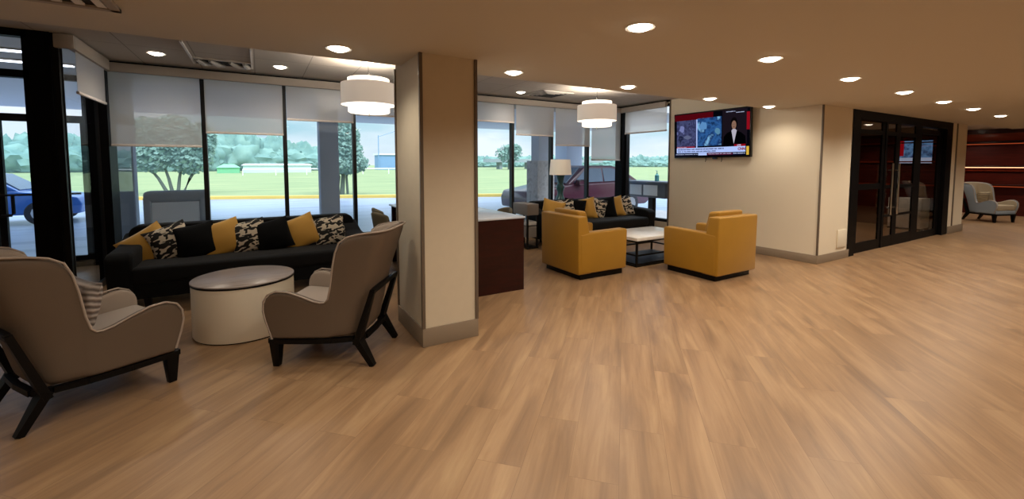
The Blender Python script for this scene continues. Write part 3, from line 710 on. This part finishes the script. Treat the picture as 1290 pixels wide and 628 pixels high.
# side table + lamps
def lampstand(loc, label):
    r = empty('table_lamp', loc); tag(r, label, 'table lamp')
    prof = [(.12, 0), (.125, .02), (.10, .10), (.062, .22), (.055, .27), (.082, .33), (.088, .37), (.075, .41), (.055, .45), (.075, .55), (.095, .62), (.07, .635)]
    MB().lathe(prof, n=28).build('lamp_base', 'teal', r)
    MB().lathe([(.225, .62), (.20, .93)], n=36, cap=False).build('lamp_shade', 'shade', r)
    MB().tube([(0, 0, .62), (0, 0, .88)], .008).build('stem', 'chrome', r)
    return r
r = empty('console_table', (5.3, 7.08, 0)); tag(r, 'narrow dark console behind the far sofa under the teal lamp', 'console table')
MB().box(-.5, .5, -.11, .11, .63, .67, .004).build('tabletop', 'dmetal', r)
for sx in (-.46, .46):
    for sy in (-.08, .08): MB().box(sx-.02, sx+.02, sy-.02, sy+.02, 0, .63).build('leg', 'dmetal', r)
lampstand((5.3, 7.08, .67), 'teal glazed table lamp with a white shade behind the far sofa')
r = empty('side_table', (4.16, 6.6, 0)); tag(r, 'grey end table with open shelf left of the far sofa', 'side table')
MB().box(-.12, .12, -.25, .25, .60, .80, .01).build('top_box', 'grey', r)
MB().box(-.11, .11, -.23, .23, .42, .48, .006).build('shelf', 'white', r)
MB().box(-.11, .11, -.23, .23, .20, .40, .01).build('drawer', 'grey', r)
for sx in (-.10, .10):
    for sy in (-.22, .22): MB().box(sx-.015, sx+.015, sy-.015, sy+.015, 0, .62).build('leg', 'dmetal', r)
MB().box(-.12, .12, -.25, .25, .0, .03, .004).build('base', 'dmetal', r)

# mahogany communal table
r = empty('communal_table', (2.22, 5.5, 0)); tag(r, 'mahogany communal table with solid end panel and pale top behind the column', 'table')
MB().box(-.485, .485, -1.17, -1.13, 0, .862).build('end_panel', 'redwood', r, smooth=False)
MB().box(-.485, .485, 1.10, 1.14, 0, .862).build('end_panel', 'redwood', r, smooth=False)
MB().box(-.03, .03, -1.13, 1.10, .05, .862).build('centre_panel', 'redwood', r, smooth=False)
MB().box(-.50, .50, -1.18, 1.22, .862, .885, .004).build('tabletop', 'counter', r)
def make_seat(label, loc, rz):
    r = empty('upholstered_chair', loc, rz); tag(r, label, 'chair', 'olive chairs around the communal table')
    b = []
    for i in range(13):
        a = -1+2*i/12; row = []
        for j in range(9):
            v = j/8; wv = .23-.03*v
            row.append(Vector((-.20-.08*v+.10*a*a, a*wv, .44+(.42-.05*a*a)*v)))
        b.append(row)
    o = MB().grid(b).build('backrest', 'olive', r, ang=80)
    s = o.modifiers.new('s', 'SOLIDIFY'); s.thickness = .05; s.offset = 0
    s = o.modifiers.new('b', 'SUBSURF'); s.levels = 1; s.render_levels = 1
    MB().box(-.22, .24, -.23, .23, .40, .49, .03, 3).build('seat', 'olive', r)
    for sx in (-1, 1):
        for sy in (-1, 1): MB().bar((sx*.21, sy*.20, 0), (sx*.17, sy*.17, .41), .025, .035).build('leg', 'legs', r)
    return r
a = make_seat('olive upholstered chair pulled out behind the taupe armchair and column', (1.60, 6.05, 0), 15)
for loc, rz, lb in (((1.72, 6.55, 0), 0, 'olive chair tucked under the communal table corner beside the column'), ((2.97, 5.62, 0), 180, 'olive chair on the far side of the communal table')):
    b = copy_tree(a); b.location = loc; b.rotation_euler[2] = R(rz); b['label'] = lb
bpy.context.view_layer.update()

# ------------------------------------------------------------------ television
TV = empty('television', (7.12, 4.98, 2.05)); TV.rotation_euler = (0, R(-2.0), 0)
tag(TV, 'wall-mounted flat television showing a news broadcast', 'television')
MB().box(-.03, .03, -.77, .77, -.425, .425, .008).build('bezel', 'tvblack', TV)
MB().box(.03, .075, -.25, .25, -.2, .2).build('wall_bracket', 'dmetal', TV)
SX = -.0315
def scr(name, y0, y1, z0, z1, m, lay=0, par=TV):
    # y0..y1 in picture coordinates: 0 left .. 1 right ; z 0 bottom .. 1 top
    W, H = 1.50, .80
    Y = lambda u: W/2-u*W
    Zf = lambda v: -H/2+v*H
    x = SX-.0012*lay
    return MB().poly([(x, Y(y0), Zf(z0)), (x, Y(y1), Zf(z0)), (x, Y(y1), Zf(z1)), (x, Y(y0), Zf(z1))]).build(name, m, par, smooth=False)
E_ = {k: emis('screen_'+k, c, s) for k, c, s in (('dark', '#0a0a14', .5), ('red', '#6d0a18', .5), ('bred', '#a01020', .75), ('white', '#a9bdf0', 1.1), ('navy', '#0b1234', .8), ('yellow', '#d8b040', 1.0),
      ('ink', '#26356e', .7), ('skin', '#94705f', .8), ('hair', '#120d10', .5), ('suit', '#05060b', .4), ('shirt', '#b9b5c4', .9), ('maroon', '#5c1030', .8), ('back', '#221a24', .6), ('lite', '#c9d4f5', 1.0))}
pic = scr('picture', 0, 1, 0, 1, E_['dark'])
scr('red_band', 0.0, .55, .86, 1.0, E_['red'], 1)
scr('left_image', .03, .32, .24, .86, noisemat('aerial_picture', ['#1c2038', '#4a4f78', '#2d2f50', '#6d74a8'], 9, emit=.9), 1)
scr('right_image', .335, .66, .24, .88, noisemat('blue_aerial_picture', ['#0c1c3c', '#2f5f9c', '#173060', '#79b0dc'], 7, emit=.95), 1)
scr('divider', .32, .335, .2, .86, E_['white'], 2)
scr('studio_backdrop', .67, .97, .24, 1.0, E_['back'], 1)
scr('side_band', .965, 1.0, .55, .92, E_['bred'], 2); scr('side_tab', .965, .995, .02, .2, E_['yellow'], 2)
scr('ticker_tag', .03, .30, .205, .24, E_['bred'], 3)
scr('headline_banner', .03, .955, .085, .205, E_['white'], 3)
scr('ticker_bar', .0, .955, .025, .08, E_['navy'], 2); scr('ticker_box', .35, .47, .025, .08, E_['white'], 3); scr('ticker_red', .475, .80, .03, .08, E_['maroon'], 3)
scr('live_tag', .82, .955, .205, .25, E_['bred'], 3)
def ellipse(name, cy, cz, ry, rz, m, lay, n=28, f=lambda a: 1):
    W, H = 1.5, .8; x = SX-.0012*lay
    return MB().poly([(x, W/2-cy*W+ry*cos(2*pi*i/n)*f(2*pi*i/n), -H/2+cz*H+rz*sin(2*pi*i/n)) for i in range(n)][::-1]).build(name, m, TV, smooth=False)
def spoly(name, pts, m, lay):
    W, H = 1.5, .8; x = SX-.0012*lay
    return MB().poly([(x, W/2-u*W, -H/2+v*H) for u, v in pts]).build(name, m, TV, smooth=False)
ellipse('anchor_hair', .815, .70, .062, .105, E_['hair'], 2)
ellipse('anchor_face', .815, .665, .042, .074, E_['skin'], 3)
def blob(name, u, v, ru, rv, m, lay, seed):
    rnd = random.Random(seed); n = 9
    return spoly(name, [(u+ru*rnd.uniform(.7, 1.1)*cos(2*pi*i/n), v+rv*rnd.uniform(.7, 1.1)*sin(2*pi*i/n)) for i in range(n)], m, lay)
blob('roof_patch', .11, .66, .045, .09, emis('roof_blue', '#8088c0', .8), 2, 1); blob('roof_patch', .19, .46, .06, .05, emis('roof_grey', '#6d7498', .7), 2, 2)
blob('smoke_patch', .42, .70, .06, .11, emis('smoke_blue', '#5f94cc', .85), 2, 3); blob('smoke_patch', .61, .56, .04, .08, emis('smoke_pale', '#5f92b4', .8), 2, 4)
spoly('anchor_suit', [(.68, .24), (.69, .42), (.73, .50), (.785, .54), (.845, .54), (.90, .50), (.95, .42), (.96, .24)], E_['suit'], 2)
spoly('anchor_shirt', [(.785, .545), (.815, .26), (.85, .545), (.83, .58), (.80, .58)], E_['shirt'], 3)
ellipse('anchor_mouth', .815, .628, .012, .004, E_['red'], 4)
for uu in (.803, .827): ellipse('anchor_eye', uu, .68, .006, .004, E_['hair'], 4)
def text(s, u, v, size, m, lay, name='lettering', align='LEFT', bold=0):
    c = bpy.data.curves.new(name, 'FONT'); c.body = s; c.size = size; c.align_x = align; c.offset = bold
    o = bpy.data.objects.new(name, c); COL.objects.link(o); c.materials.append(m); o.parent = TV
    o.location = (SX-.0012*lay-.001, .75-u*1.5, -.4+v*.8); o.rotation_euler = (R(90), 0, R(-90))
    return o
text('CNN', .866, .125, .058, E_['bred'], 5, 'network_lettering', bold=.003)
text('LIVE', .857, .212, .036, E_['lite'], 5, 'live_lettering', bold=.001)
text('BREAKING NEWS', .04, .21, .027, E_['lite'], 5, 'tag_lettering')
bpy.context.view_layer.update(); dg = bpy.context.evaluated_depsgraph_get()
for o in [x for x in scene.objects if x.type == 'FONT']:
    me = bpy.data.meshes.new_from_object(o.evaluated_get(dg)); q = bpy.data.objects.new('q', me); COL.objects.link(q)
    q.parent = TV; q.location = o.location; q.rotation_euler = o.rotation_euler; nm = o.name
    bpy.data.objects.remove(o); q.name = nm
# unreadable headline: rows of word-long dashes, as in the photograph
def dashes(name, u, v, h, ulen, m, seed):
    rnd = random.Random(seed); mb = MB(); W, H = 1.5, .8; x = SX-.0012*5
    while u < ulen:
        l = rnd.uniform(.02, .06); l = min(l, ulen-u+.01)
        c = u
        while c < u+l:
            y0 = W/2-c*W; y1 = W/2-(c+.007)*W; z0 = -H/2+v*H
            mb.poly([(x, y0, z0), (x, y1, z0), (x, y1, z0+h*rnd.uniform(.7, 1)), (x, y0, z0+h*rnd.uniform(.7, 1))]); c += .0095
        u += l+.012
    return mb.build(name, m, TV, smooth=False)
dashes('headline_text', .05, .155, .026, .68, E_['ink'], 3); dashes('headline_text', .05, .105, .024, .58, E_['ink'], 5)
dashes('ticker_text', .02, .045, .012, .33, E_['lite'], 8); dashes('ticker_text', .49, .048, .012, .79, E_['lite'], 9); dashes('ticker_text', .81, .048, .014, .94, E_['lite'], 10)
dashes('caption_text', .72, .95, .012, .82, E_['lite'], 11); dashes('caption_text', .84, .92, .012, .93, E_['lite'], 12)
for yy in (.1, -.22):
    MB().tube([(0.01, yy, -.42), (0.0, yy-.01, -.47), (.02, yy+.015, -.50)], .006, 6).build('cable', 'tvblack', TV)
MB().box(-.01, .03, -.13, -.05, -.45, -.42).build('sensor', 'tvblack', TV)
r = empty('wall_plate', (7.95, 3.195, .33)); tag(r, 'cream blank wall plate low on the wall left of the dark doors', 'wall plate')
MB().box(-.15, .15, -.014, .004, -.14, .14, .004).build('cover', 'outlet', r)
MB().lathe([(.006, 0), (.006, .003)], n=10).build('screw', 'chrome', r).location = (0, -.016, .1)

# ------------------------------------------------------------------ outdoors
GZ = -.15
def gp(x): return 23.8-.425*x
g = MB().poly([(-90, 7.4, GZ), (90, 7.4, GZ), (90, 62-.425*28, GZ), (90, gp(30)-20, GZ), (30, gp(30), GZ), (-90, gp(-90), GZ)])
g = MB().poly([(-90, 7.4, GZ), (60, 7.4, GZ), (38, gp(38), GZ), (-90, gp(-90), GZ)])
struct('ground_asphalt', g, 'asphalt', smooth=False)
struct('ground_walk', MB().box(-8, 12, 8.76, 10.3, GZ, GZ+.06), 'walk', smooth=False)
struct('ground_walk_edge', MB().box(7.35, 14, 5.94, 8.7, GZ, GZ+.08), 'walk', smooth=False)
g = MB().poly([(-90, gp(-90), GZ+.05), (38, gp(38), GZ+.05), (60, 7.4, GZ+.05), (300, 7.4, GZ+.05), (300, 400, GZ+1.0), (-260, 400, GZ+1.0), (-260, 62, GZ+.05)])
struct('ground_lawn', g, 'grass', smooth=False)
k = MB(); k.hexa([(-90, gp(-90), GZ), (38, gp(38), GZ), (38.1, gp(38)+.35, GZ), (-89.9, gp(-90)+.35, GZ)], [(-90, gp(-90), GZ+.14), (38, gp(38), GZ+.14), (38.1, gp(38)+.35, GZ+.14), (-89.9, gp(-90)+.35, GZ+.14)])
struct('kerb_yellow', k, 'curb', smooth=False)
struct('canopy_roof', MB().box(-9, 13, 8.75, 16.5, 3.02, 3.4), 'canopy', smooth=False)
for i, (x0, x1, y, lb) in enumerate(((-2.07, -1.83, 9.5, 'slim pale canopy post just outside the leftmost window'), (1.12, 1.50, 10.0, 'pale grey canopy pillar outside the third window, before the tree'), (10.8, 11.6, 14.0, 'wide pale canopy pillar behind the parked maroon car'))):
    r = MB().box(x0, x1, y, y+(x1-x0), GZ, 3.02, .01).build('canopy_post', 'pillar'); tag(r, lb, 'post', 'canopy posts')
r = empty('canopy_post', (6.52, 9.6, 0)); tag(r, 'canopy pillar with stone-clad lower part left of the teal lamp', 'post', 'canopy posts')
MB().box(-.18, .18, -.18, .18, 1.6, 3.02).build('shaft', 'pillar', r); MB().box(-.27, .27, -.27, .27, GZ, 1.6, .01).build('stone_base', 'pillar2', r)

# parked cars
def make_car(name, label, paint, loc, rz):
    r = empty(name, loc, rz); tag(r, label, 'car')
    L, W = 2.25, .88
    prof = [(-2.2, .28), (-2.24, .55), (-2.15, .72), (-1.3, .86), (-.95, .92), (-.35, 1.36), (-.05, 1.42), (.75, 1.42), (1.15, 1.34), (1.75, 1.02), (2.15, .98), (2.24, .80), (2.24, .36), (2.1, .28)]
    lower = [(-2.2, .28), (-2.24, .55), (-2.15, .74), (-1.3, .88), (-.9, .93), (1.72, 1.0), (2.15, .98), (2.24, .80), (2.24, .36), (2.1, .28)]
    MB().hexa([(x, -W, z) for x, z in lower], [(x, W, z) for x, z in lower], .05, 3).build('body', paint, r)
    cab = [(-1.0, .92), (-.35, 1.38), (-.05, 1.44), (.75, 1.44), (1.15, 1.36), (1.78, 1.0)]
    MB().hexa([(x, -W+.04-(.12*(z-.92)/.5*-1), z) for x, z in cab], [(x, W-.04-(.12*(z-.92)/.5), z) for x, z in cab], .03, 3).build('cabin', paint, r)
    for s in (-1, 1):
        y = s*(W-.03)
        g = MB()
        for q in ([(-.78, .97), (.32, .99), (.32, 1.36), (-.05, 1.37), (-.32, 1.31)], [(.38, .99), (1.5, 1.02), (1.08, 1.29), (.72, 1.37), (.38, 1.37)]):
            g.hexa([(x, y-s*.14*(z-.92)/.5+s*.012, z) for x, z in q], [(x, y-s*.14*(z-.92)/.5-s*.02, z) for x, z in q])
        g.build('side_window', 'carglass', r)
        for x in (-1.4, 1.42):
            wl = empty('wheel', (x, s*(W-.06), .32)); wl.parent = r; wl.rotation_euler = (R(90), 0, 0)
            MB().lathe([(.2, -.1), (.30, -.1), (.325, -.07), (.325, .07), (.30, .1), (.2, .1)], n=28).build('tyre', 'tyre', wl)
            MB().lathe([(.03, -.105), (.19, -.1), (.2, .1), (.19, .1), (.03, .105)], n=10).build('hub', 'hub', wl)
        MB().box(-.72, -.55, s*W, s*(W+.14), .92, 1.04, .02).build('mirror', paint, r)
    MB().hexa([(-.93, -.70, .95), (-.93, .70, .95), (-.38, .58, 1.37), (-.38, -.58, 1.37)], [(-.98, -.70, .97), (-.98, .70, .97), (-.42, .58, 1.39), (-.42, -.58, 1.39)]).build('windscreen', 'carglass', r)
    return r
make_car('parked_car', 'maroon sedan parked outside behind the teal lamp and far sofa', 'carred', (9.15, 11.3, GZ), 0).scale = (1.08, 1.05, 1.12)
make_car('parked_car', 'blue car parked outside the glass entrance doors', 'carblue', (-6.6, 17.5, GZ), 180)

# outdoor service stand and litter box
r = empty('outdoor_stand', (8.25, 7.25, GZ+.08)); tag(r, 'grey pedestal stand with white panels outside the side window', 'stand')
MB().box(-.28, .28, -.60, .75, 1.12, 1.17, .01).build('tabletop', 'stand', r)
MB().box(-.22, .22, -.52, .62, .78, 1.12, .01).build('cabinet', 'stand', r)
for a, b in ((.18, .56), (-.30, .12)): MB().box(-.235, -.22, a, b, .83, 1.08, .004).build('panel', 'panel', r)
MB().box(-.06, .06, -.02, .12, .04, .78).build('pedestal', 'dmetal', r); MB().box(-.25, .25, -.3, .4, 0, .04, .01).build('base', 'dmetal', r)
r = empty('soap_bottle', (8.2, 7.12, GZ+1.25)); tag(r, 'teal pump bottle standing on the outdoor pedestal stand', 'bottle')
MB().lathe([(.045, 0), (.05, .02), (.05, .14), (.02, .17), (.02, .19)], n=16).build('body', 'bottle', r); MB().tube([(0, 0, .19), (0, 0, .25), (-.04, 0, .25)], .008).build('pump', 'bottle', r)
r = empty('outdoor_bin', (-1.2, 9.15, GZ+.06)); tag(r, 'grey rounded outdoor bin with an oblong white opening outside leftmost window', 'bin')
b = MB().box(-.44, -.33, -.2, .2, 0, 1.06, .03, 3); b.box(.30, .41, -.2, .2, 0, 1.06, .03, 3); b.box(-.44, .41, -.2, .2, .0, .62, .02, 3); b.box(-.44, .41, -.2, .2, .96, 1.15, .06, 4)
b.build('body', 'bin', r); MB().box(-.34, .31, -.17, -.02, .6, .98).build('white_panel', 'panel', r)

# ------------------------------------------------------------------ trees
def leafcloud(n, centers, size, m, name, parent=None, seed=1):
    rnd = random.Random(seed); mb = MB(); vs = mb.bm.verts; fs = mb.bm.faces
    for _ in range(n):
        c, rr = rnd.choice(centers)
        v = Vector((rnd.gauss(0, 1), rnd.gauss(0, 1), rnd.gauss(0, 1))).normalized()*(rnd.random()**.4)
        p = Vector(c)+Vector((v.x*rr[0], v.y*rr[1], v.z*rr[2]))
        a = Vector((rnd.uniform(-1, 1), rnd.uniform(-1, 1), rnd.uniform(-1, 1))).normalized()*size*rnd.uniform(.6, 1.2); b = a.orthogonal().normalized()*size*rnd.uniform(.5, 1)
        fs.new([vs.new(p-a*.5-b*.5), vs.new(p+a*.5-b*.5), vs.new(p+a*.5+b*.5), vs.new(p-a*.5+b*.5)])
    return mb.build(name, m, parent, smooth=False)
def tree(loc, label, trunks, centers, n, size, seed):
    r = empty('tree', loc); tag(r, label, 'tree')
    t = MB()
    for pts, rd in trunks: t.tube(pts, rd, 8)
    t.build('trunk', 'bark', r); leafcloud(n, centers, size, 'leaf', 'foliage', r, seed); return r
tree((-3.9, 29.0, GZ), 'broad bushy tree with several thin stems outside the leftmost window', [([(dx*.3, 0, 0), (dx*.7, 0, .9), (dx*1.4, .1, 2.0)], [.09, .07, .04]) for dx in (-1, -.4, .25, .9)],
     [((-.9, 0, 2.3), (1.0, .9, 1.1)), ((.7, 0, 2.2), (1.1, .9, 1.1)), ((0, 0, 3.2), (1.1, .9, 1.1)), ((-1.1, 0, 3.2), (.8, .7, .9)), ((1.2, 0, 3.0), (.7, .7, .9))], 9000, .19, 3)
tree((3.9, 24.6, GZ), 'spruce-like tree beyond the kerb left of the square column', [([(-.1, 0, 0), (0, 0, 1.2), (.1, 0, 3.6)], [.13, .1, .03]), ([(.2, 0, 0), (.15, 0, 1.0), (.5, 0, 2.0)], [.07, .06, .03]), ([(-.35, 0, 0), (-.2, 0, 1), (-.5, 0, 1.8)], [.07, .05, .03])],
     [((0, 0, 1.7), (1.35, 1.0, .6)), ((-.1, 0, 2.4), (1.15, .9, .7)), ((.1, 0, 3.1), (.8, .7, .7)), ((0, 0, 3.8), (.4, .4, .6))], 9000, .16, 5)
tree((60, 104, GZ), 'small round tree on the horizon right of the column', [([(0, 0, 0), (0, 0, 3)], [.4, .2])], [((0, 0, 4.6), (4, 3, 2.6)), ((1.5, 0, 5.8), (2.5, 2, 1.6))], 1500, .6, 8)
# far tree line
def treeline(name, pts, depth, m, seed, kind='stuff'):
    rnd = random.Random(seed); mb = MB()
    for (x0, y0, h0), (x1, y1, h1) in zip(pts[:-1], pts[1:]):
        n = max(2, int(abs(x1-x0)/1.3))
        for i in range(n):
            u = i/n; h = h0+(h1-h0)*u
            for rowk in range(2):
                hh = h*rnd.uniform(.78, 1.08)*(1 if rowk else .62)
                x = x0+(x1-x0)*u+rnd.uniform(-1.2, 1.2); y = y0+(y1-y0)*u+(rowk*5-6)+rnd.uniform(-1, 1); w = rnd.uniform(2.0, 3.6)
                b = bmesh.new(); bmesh.ops.create_icosphere(b, subdivisions=3, radius=1)
                for v in b.verts:
                    k = 1+.45*mnoise.noise(v.co*2.3+Vector((x, y, 0)))+.32*mnoise.noise(v.co*6+Vector((x, y, 3)))
                    v.co = Vector((x+v.co.x*w*k, y+v.co.y*w*.8*k, hh*.5+v.co.z*hh*.52*k))
                mb._merge(b)
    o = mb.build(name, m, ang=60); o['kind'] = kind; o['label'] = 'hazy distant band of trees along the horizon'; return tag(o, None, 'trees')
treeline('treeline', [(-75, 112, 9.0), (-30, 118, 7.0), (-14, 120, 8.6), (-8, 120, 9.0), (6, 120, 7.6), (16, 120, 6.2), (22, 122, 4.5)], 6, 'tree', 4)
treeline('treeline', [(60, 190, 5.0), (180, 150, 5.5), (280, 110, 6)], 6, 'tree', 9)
# far buildings
r = empty('far_building', (2, 90, GZ)); tag(r, 'long low pale building in front of the distant trees', 'building')
MB().box(-4.5, 6.5, 0, 6, 0, 1.5).build('walls', 'whitebld', r, smooth=False); MB().hexa([(-4.8, -.3, 1.5), (6.8, -.3, 1.5), (6.8, 6.3, 1.5), (-4.8, 6.3, 1.5)], [(-4.3, 2.5, 1.8), (6.3, 2.5, 1.8), (6.3, 3.5, 1.8), (-4.3, 3.5, 1.8)]).build('roof', 'panel', r, smooth=False)
r = empty('green_shed', (-4.6, 88, GZ)); tag(r, 'small green shed at the end of the distant pale building', 'building')
MB().box(-1.6, 1.6, 0, 4, 0, 1.1).build('walls', 'greenbld', r, smooth=False); MB().hexa([(-1.7, -.2, 1.1), (1.7, -.2, 1.1), (1.7, 4, 1.1), (-1.7, 4, 1.1)], [(-.8, 1.5, 1.7), (.8, 1.5, 1.7), (.8, 2.5, 1.7), (-.8, 2.5, 1.7)]).build('roof', 'greenbld', r, smooth=False)
r = empty('far_building', (33, 118, GZ)); tag(r, 'distant blue industrial building with thin masts left of the column', 'building')
MB().box(-5, 9, 0, 6, 0, 4.2).build('walls', 'bluebld', r, smooth=False); MB().box(-5.3, 9.3, -.3, 6.3, 4.2, 4.6).build('roof', 'panel', r, smooth=False)
for xx in (-5.5, 3.5, 8): MB().tube([(xx, -1, 0), (xx, -1, 11-abs(xx)*.3)], .12, 6).build('mast', 'bluebld', r)
MB().tube([(-5.5, -1, 9), (-1, -1, 10.6), (3.5, -1, 9.6), (8, -1, 8.4)], .07, 5).build('wire', 'bluebld', r)
r = empty('far_overpass', (68, 112, GZ)); tag(r, 'grey concrete overpass on the horizon right of the column', 'overpass')
MB().box(-10, 34, 0, 4, 2.3, 3.3).build('deck', 'concrete', r, smooth=False)
for xx in (-6, 4, 14, 24): MB().box(xx, xx+.9, 1, 3, 0, 2.3).build('pier', 'concrete', r, smooth=False)
r = empty('white_fence', (0, 70, GZ)); tag(r, 'thin white rail fence across the far lawn', 'fence')
MB().box(-2, 30, 0, .08, .95, 1.1).build('rail', 'panel', r, smooth=False)
for i in range(9): MB().box(-2+4*i-.05, -2+4*i+.05, 0, .1, 0, 1.0).build('fence_post', 'panel', r, smooth=False)

# ------------------------------------------------------------------ sky
wd = bpy.data.worlds.new('sky'); scene.world = wd; wd.use_nodes = True; t = wd.node_tree; t.nodes.clear()
out = t.nodes.new('ShaderNodeOutputWorld'); bg = t.nodes.new('ShaderNodeBackground'); bg.inputs[1].default_value = 1.5
tc = t.nodes.new('ShaderNodeTexCoord'); sp = t.nodes.new('ShaderNodeSeparateXYZ'); t.links.new(tc.outputs['Generated'], sp.inputs[0])
cr = t.nodes.new('ShaderNodeValToRGB'); e = cr.color_ramp.elements; e[0].position = .0; e[0].color = (.9, .95, 1, 1); e[1].position = .45; e[1].color = (.8, .9, 1, 1)
k = e.new(.10); k.color = (.38, .74, .84, 1); k = e.new(.25); k.color = (.36, .62, .80, 1)
t.links.new(sp.outputs[2], cr.inputs[0])
mp = t.nodes.new('ShaderNodeMapping'); mp.inputs['Scale'].default_value = (1.6, 1.6, 6); t.links.new(tc.outputs['Generated'], mp.inputs[0])
n = t.nodes.new('ShaderNodeTexNoise'); n.inputs['Scale'].default_value = 1.6; n.inputs['Detail'].default_value = 6; t.links.new(mp.outputs[0], n.inputs['Vector'])
c2 = t.nodes.new('ShaderNodeValToRGB'); c2.color_ramp.elements[0].position = .36; c2.color_ramp.elements[0].color = (0, 0, 0, 1); c2.color_ramp.elements[1].position = .6; t.links.new(n.outputs['Fac'], c2.inputs[0])
mx = t.nodes.new('ShaderNodeMix'); mx.data_type = 'RGBA'; mx.inputs[7].default_value = (1.05, 1.1, 1.15, 1); t.links.new(c2.outputs[0], mx.inputs[0]); t.links.new(cr.outputs[0], mx.inputs[6])
mr = t.nodes.new('ShaderNodeMapRange'); mr.inputs[1].default_value = .25; mr.inputs[2].default_value = .6; mr.inputs[3].default_value = 1.0; mr.inputs[4].default_value = 3.2  # sky overhead, out of view, brightened to light the scene
t.links.new(sp.outputs[2], mr.inputs[0]); t.links.new(mr.outputs[0], bg.inputs[1])
t.links.new(mx.outputs[2], bg.inputs[0]); t.links.new(bg.outputs[0], out.inputs[0])
s = bpy.data.lights.new('sun', 'SUN'); s.energy = 1.6; s.angle = R(20); s.color = (1, .97, .92)
so = bpy.data.objects.new('sun', s); COL.objects.link(so); so.rotation_euler = (R(42), 0, R(22)); so.location = (0, 20, 20)

# ------------------------------------------------------------------ camera
cam = bpy.data.cameras.new('camera'); cam.sensor_width = 36; cam.sensor_fit = 'HORIZONTAL'; cam.lens = 36*541.6/1290
cam.shift_y = -(314-242)/1290; cam.clip_end = 1000; cam.clip_start = .05
co = bpy.data.objects.new('camera', cam); COL.objects.link(co); co.location = (0, 0, 1.5)
co.rotation_euler = (R(90)-math.atan2(35, 541.6), 0, R(-30.4))
scene.camera = co
scene.view_settings.view_transform = 'Standard'; scene.view_settings.look = 'None'; scene.view_settings.exposure = 0
scene.cycles.use_denoising = True
scene.cycles.max_bounces = 8; scene.cycles.transparent_max_bounces = 16; scene.cycles.sample_clamp_indirect = 6
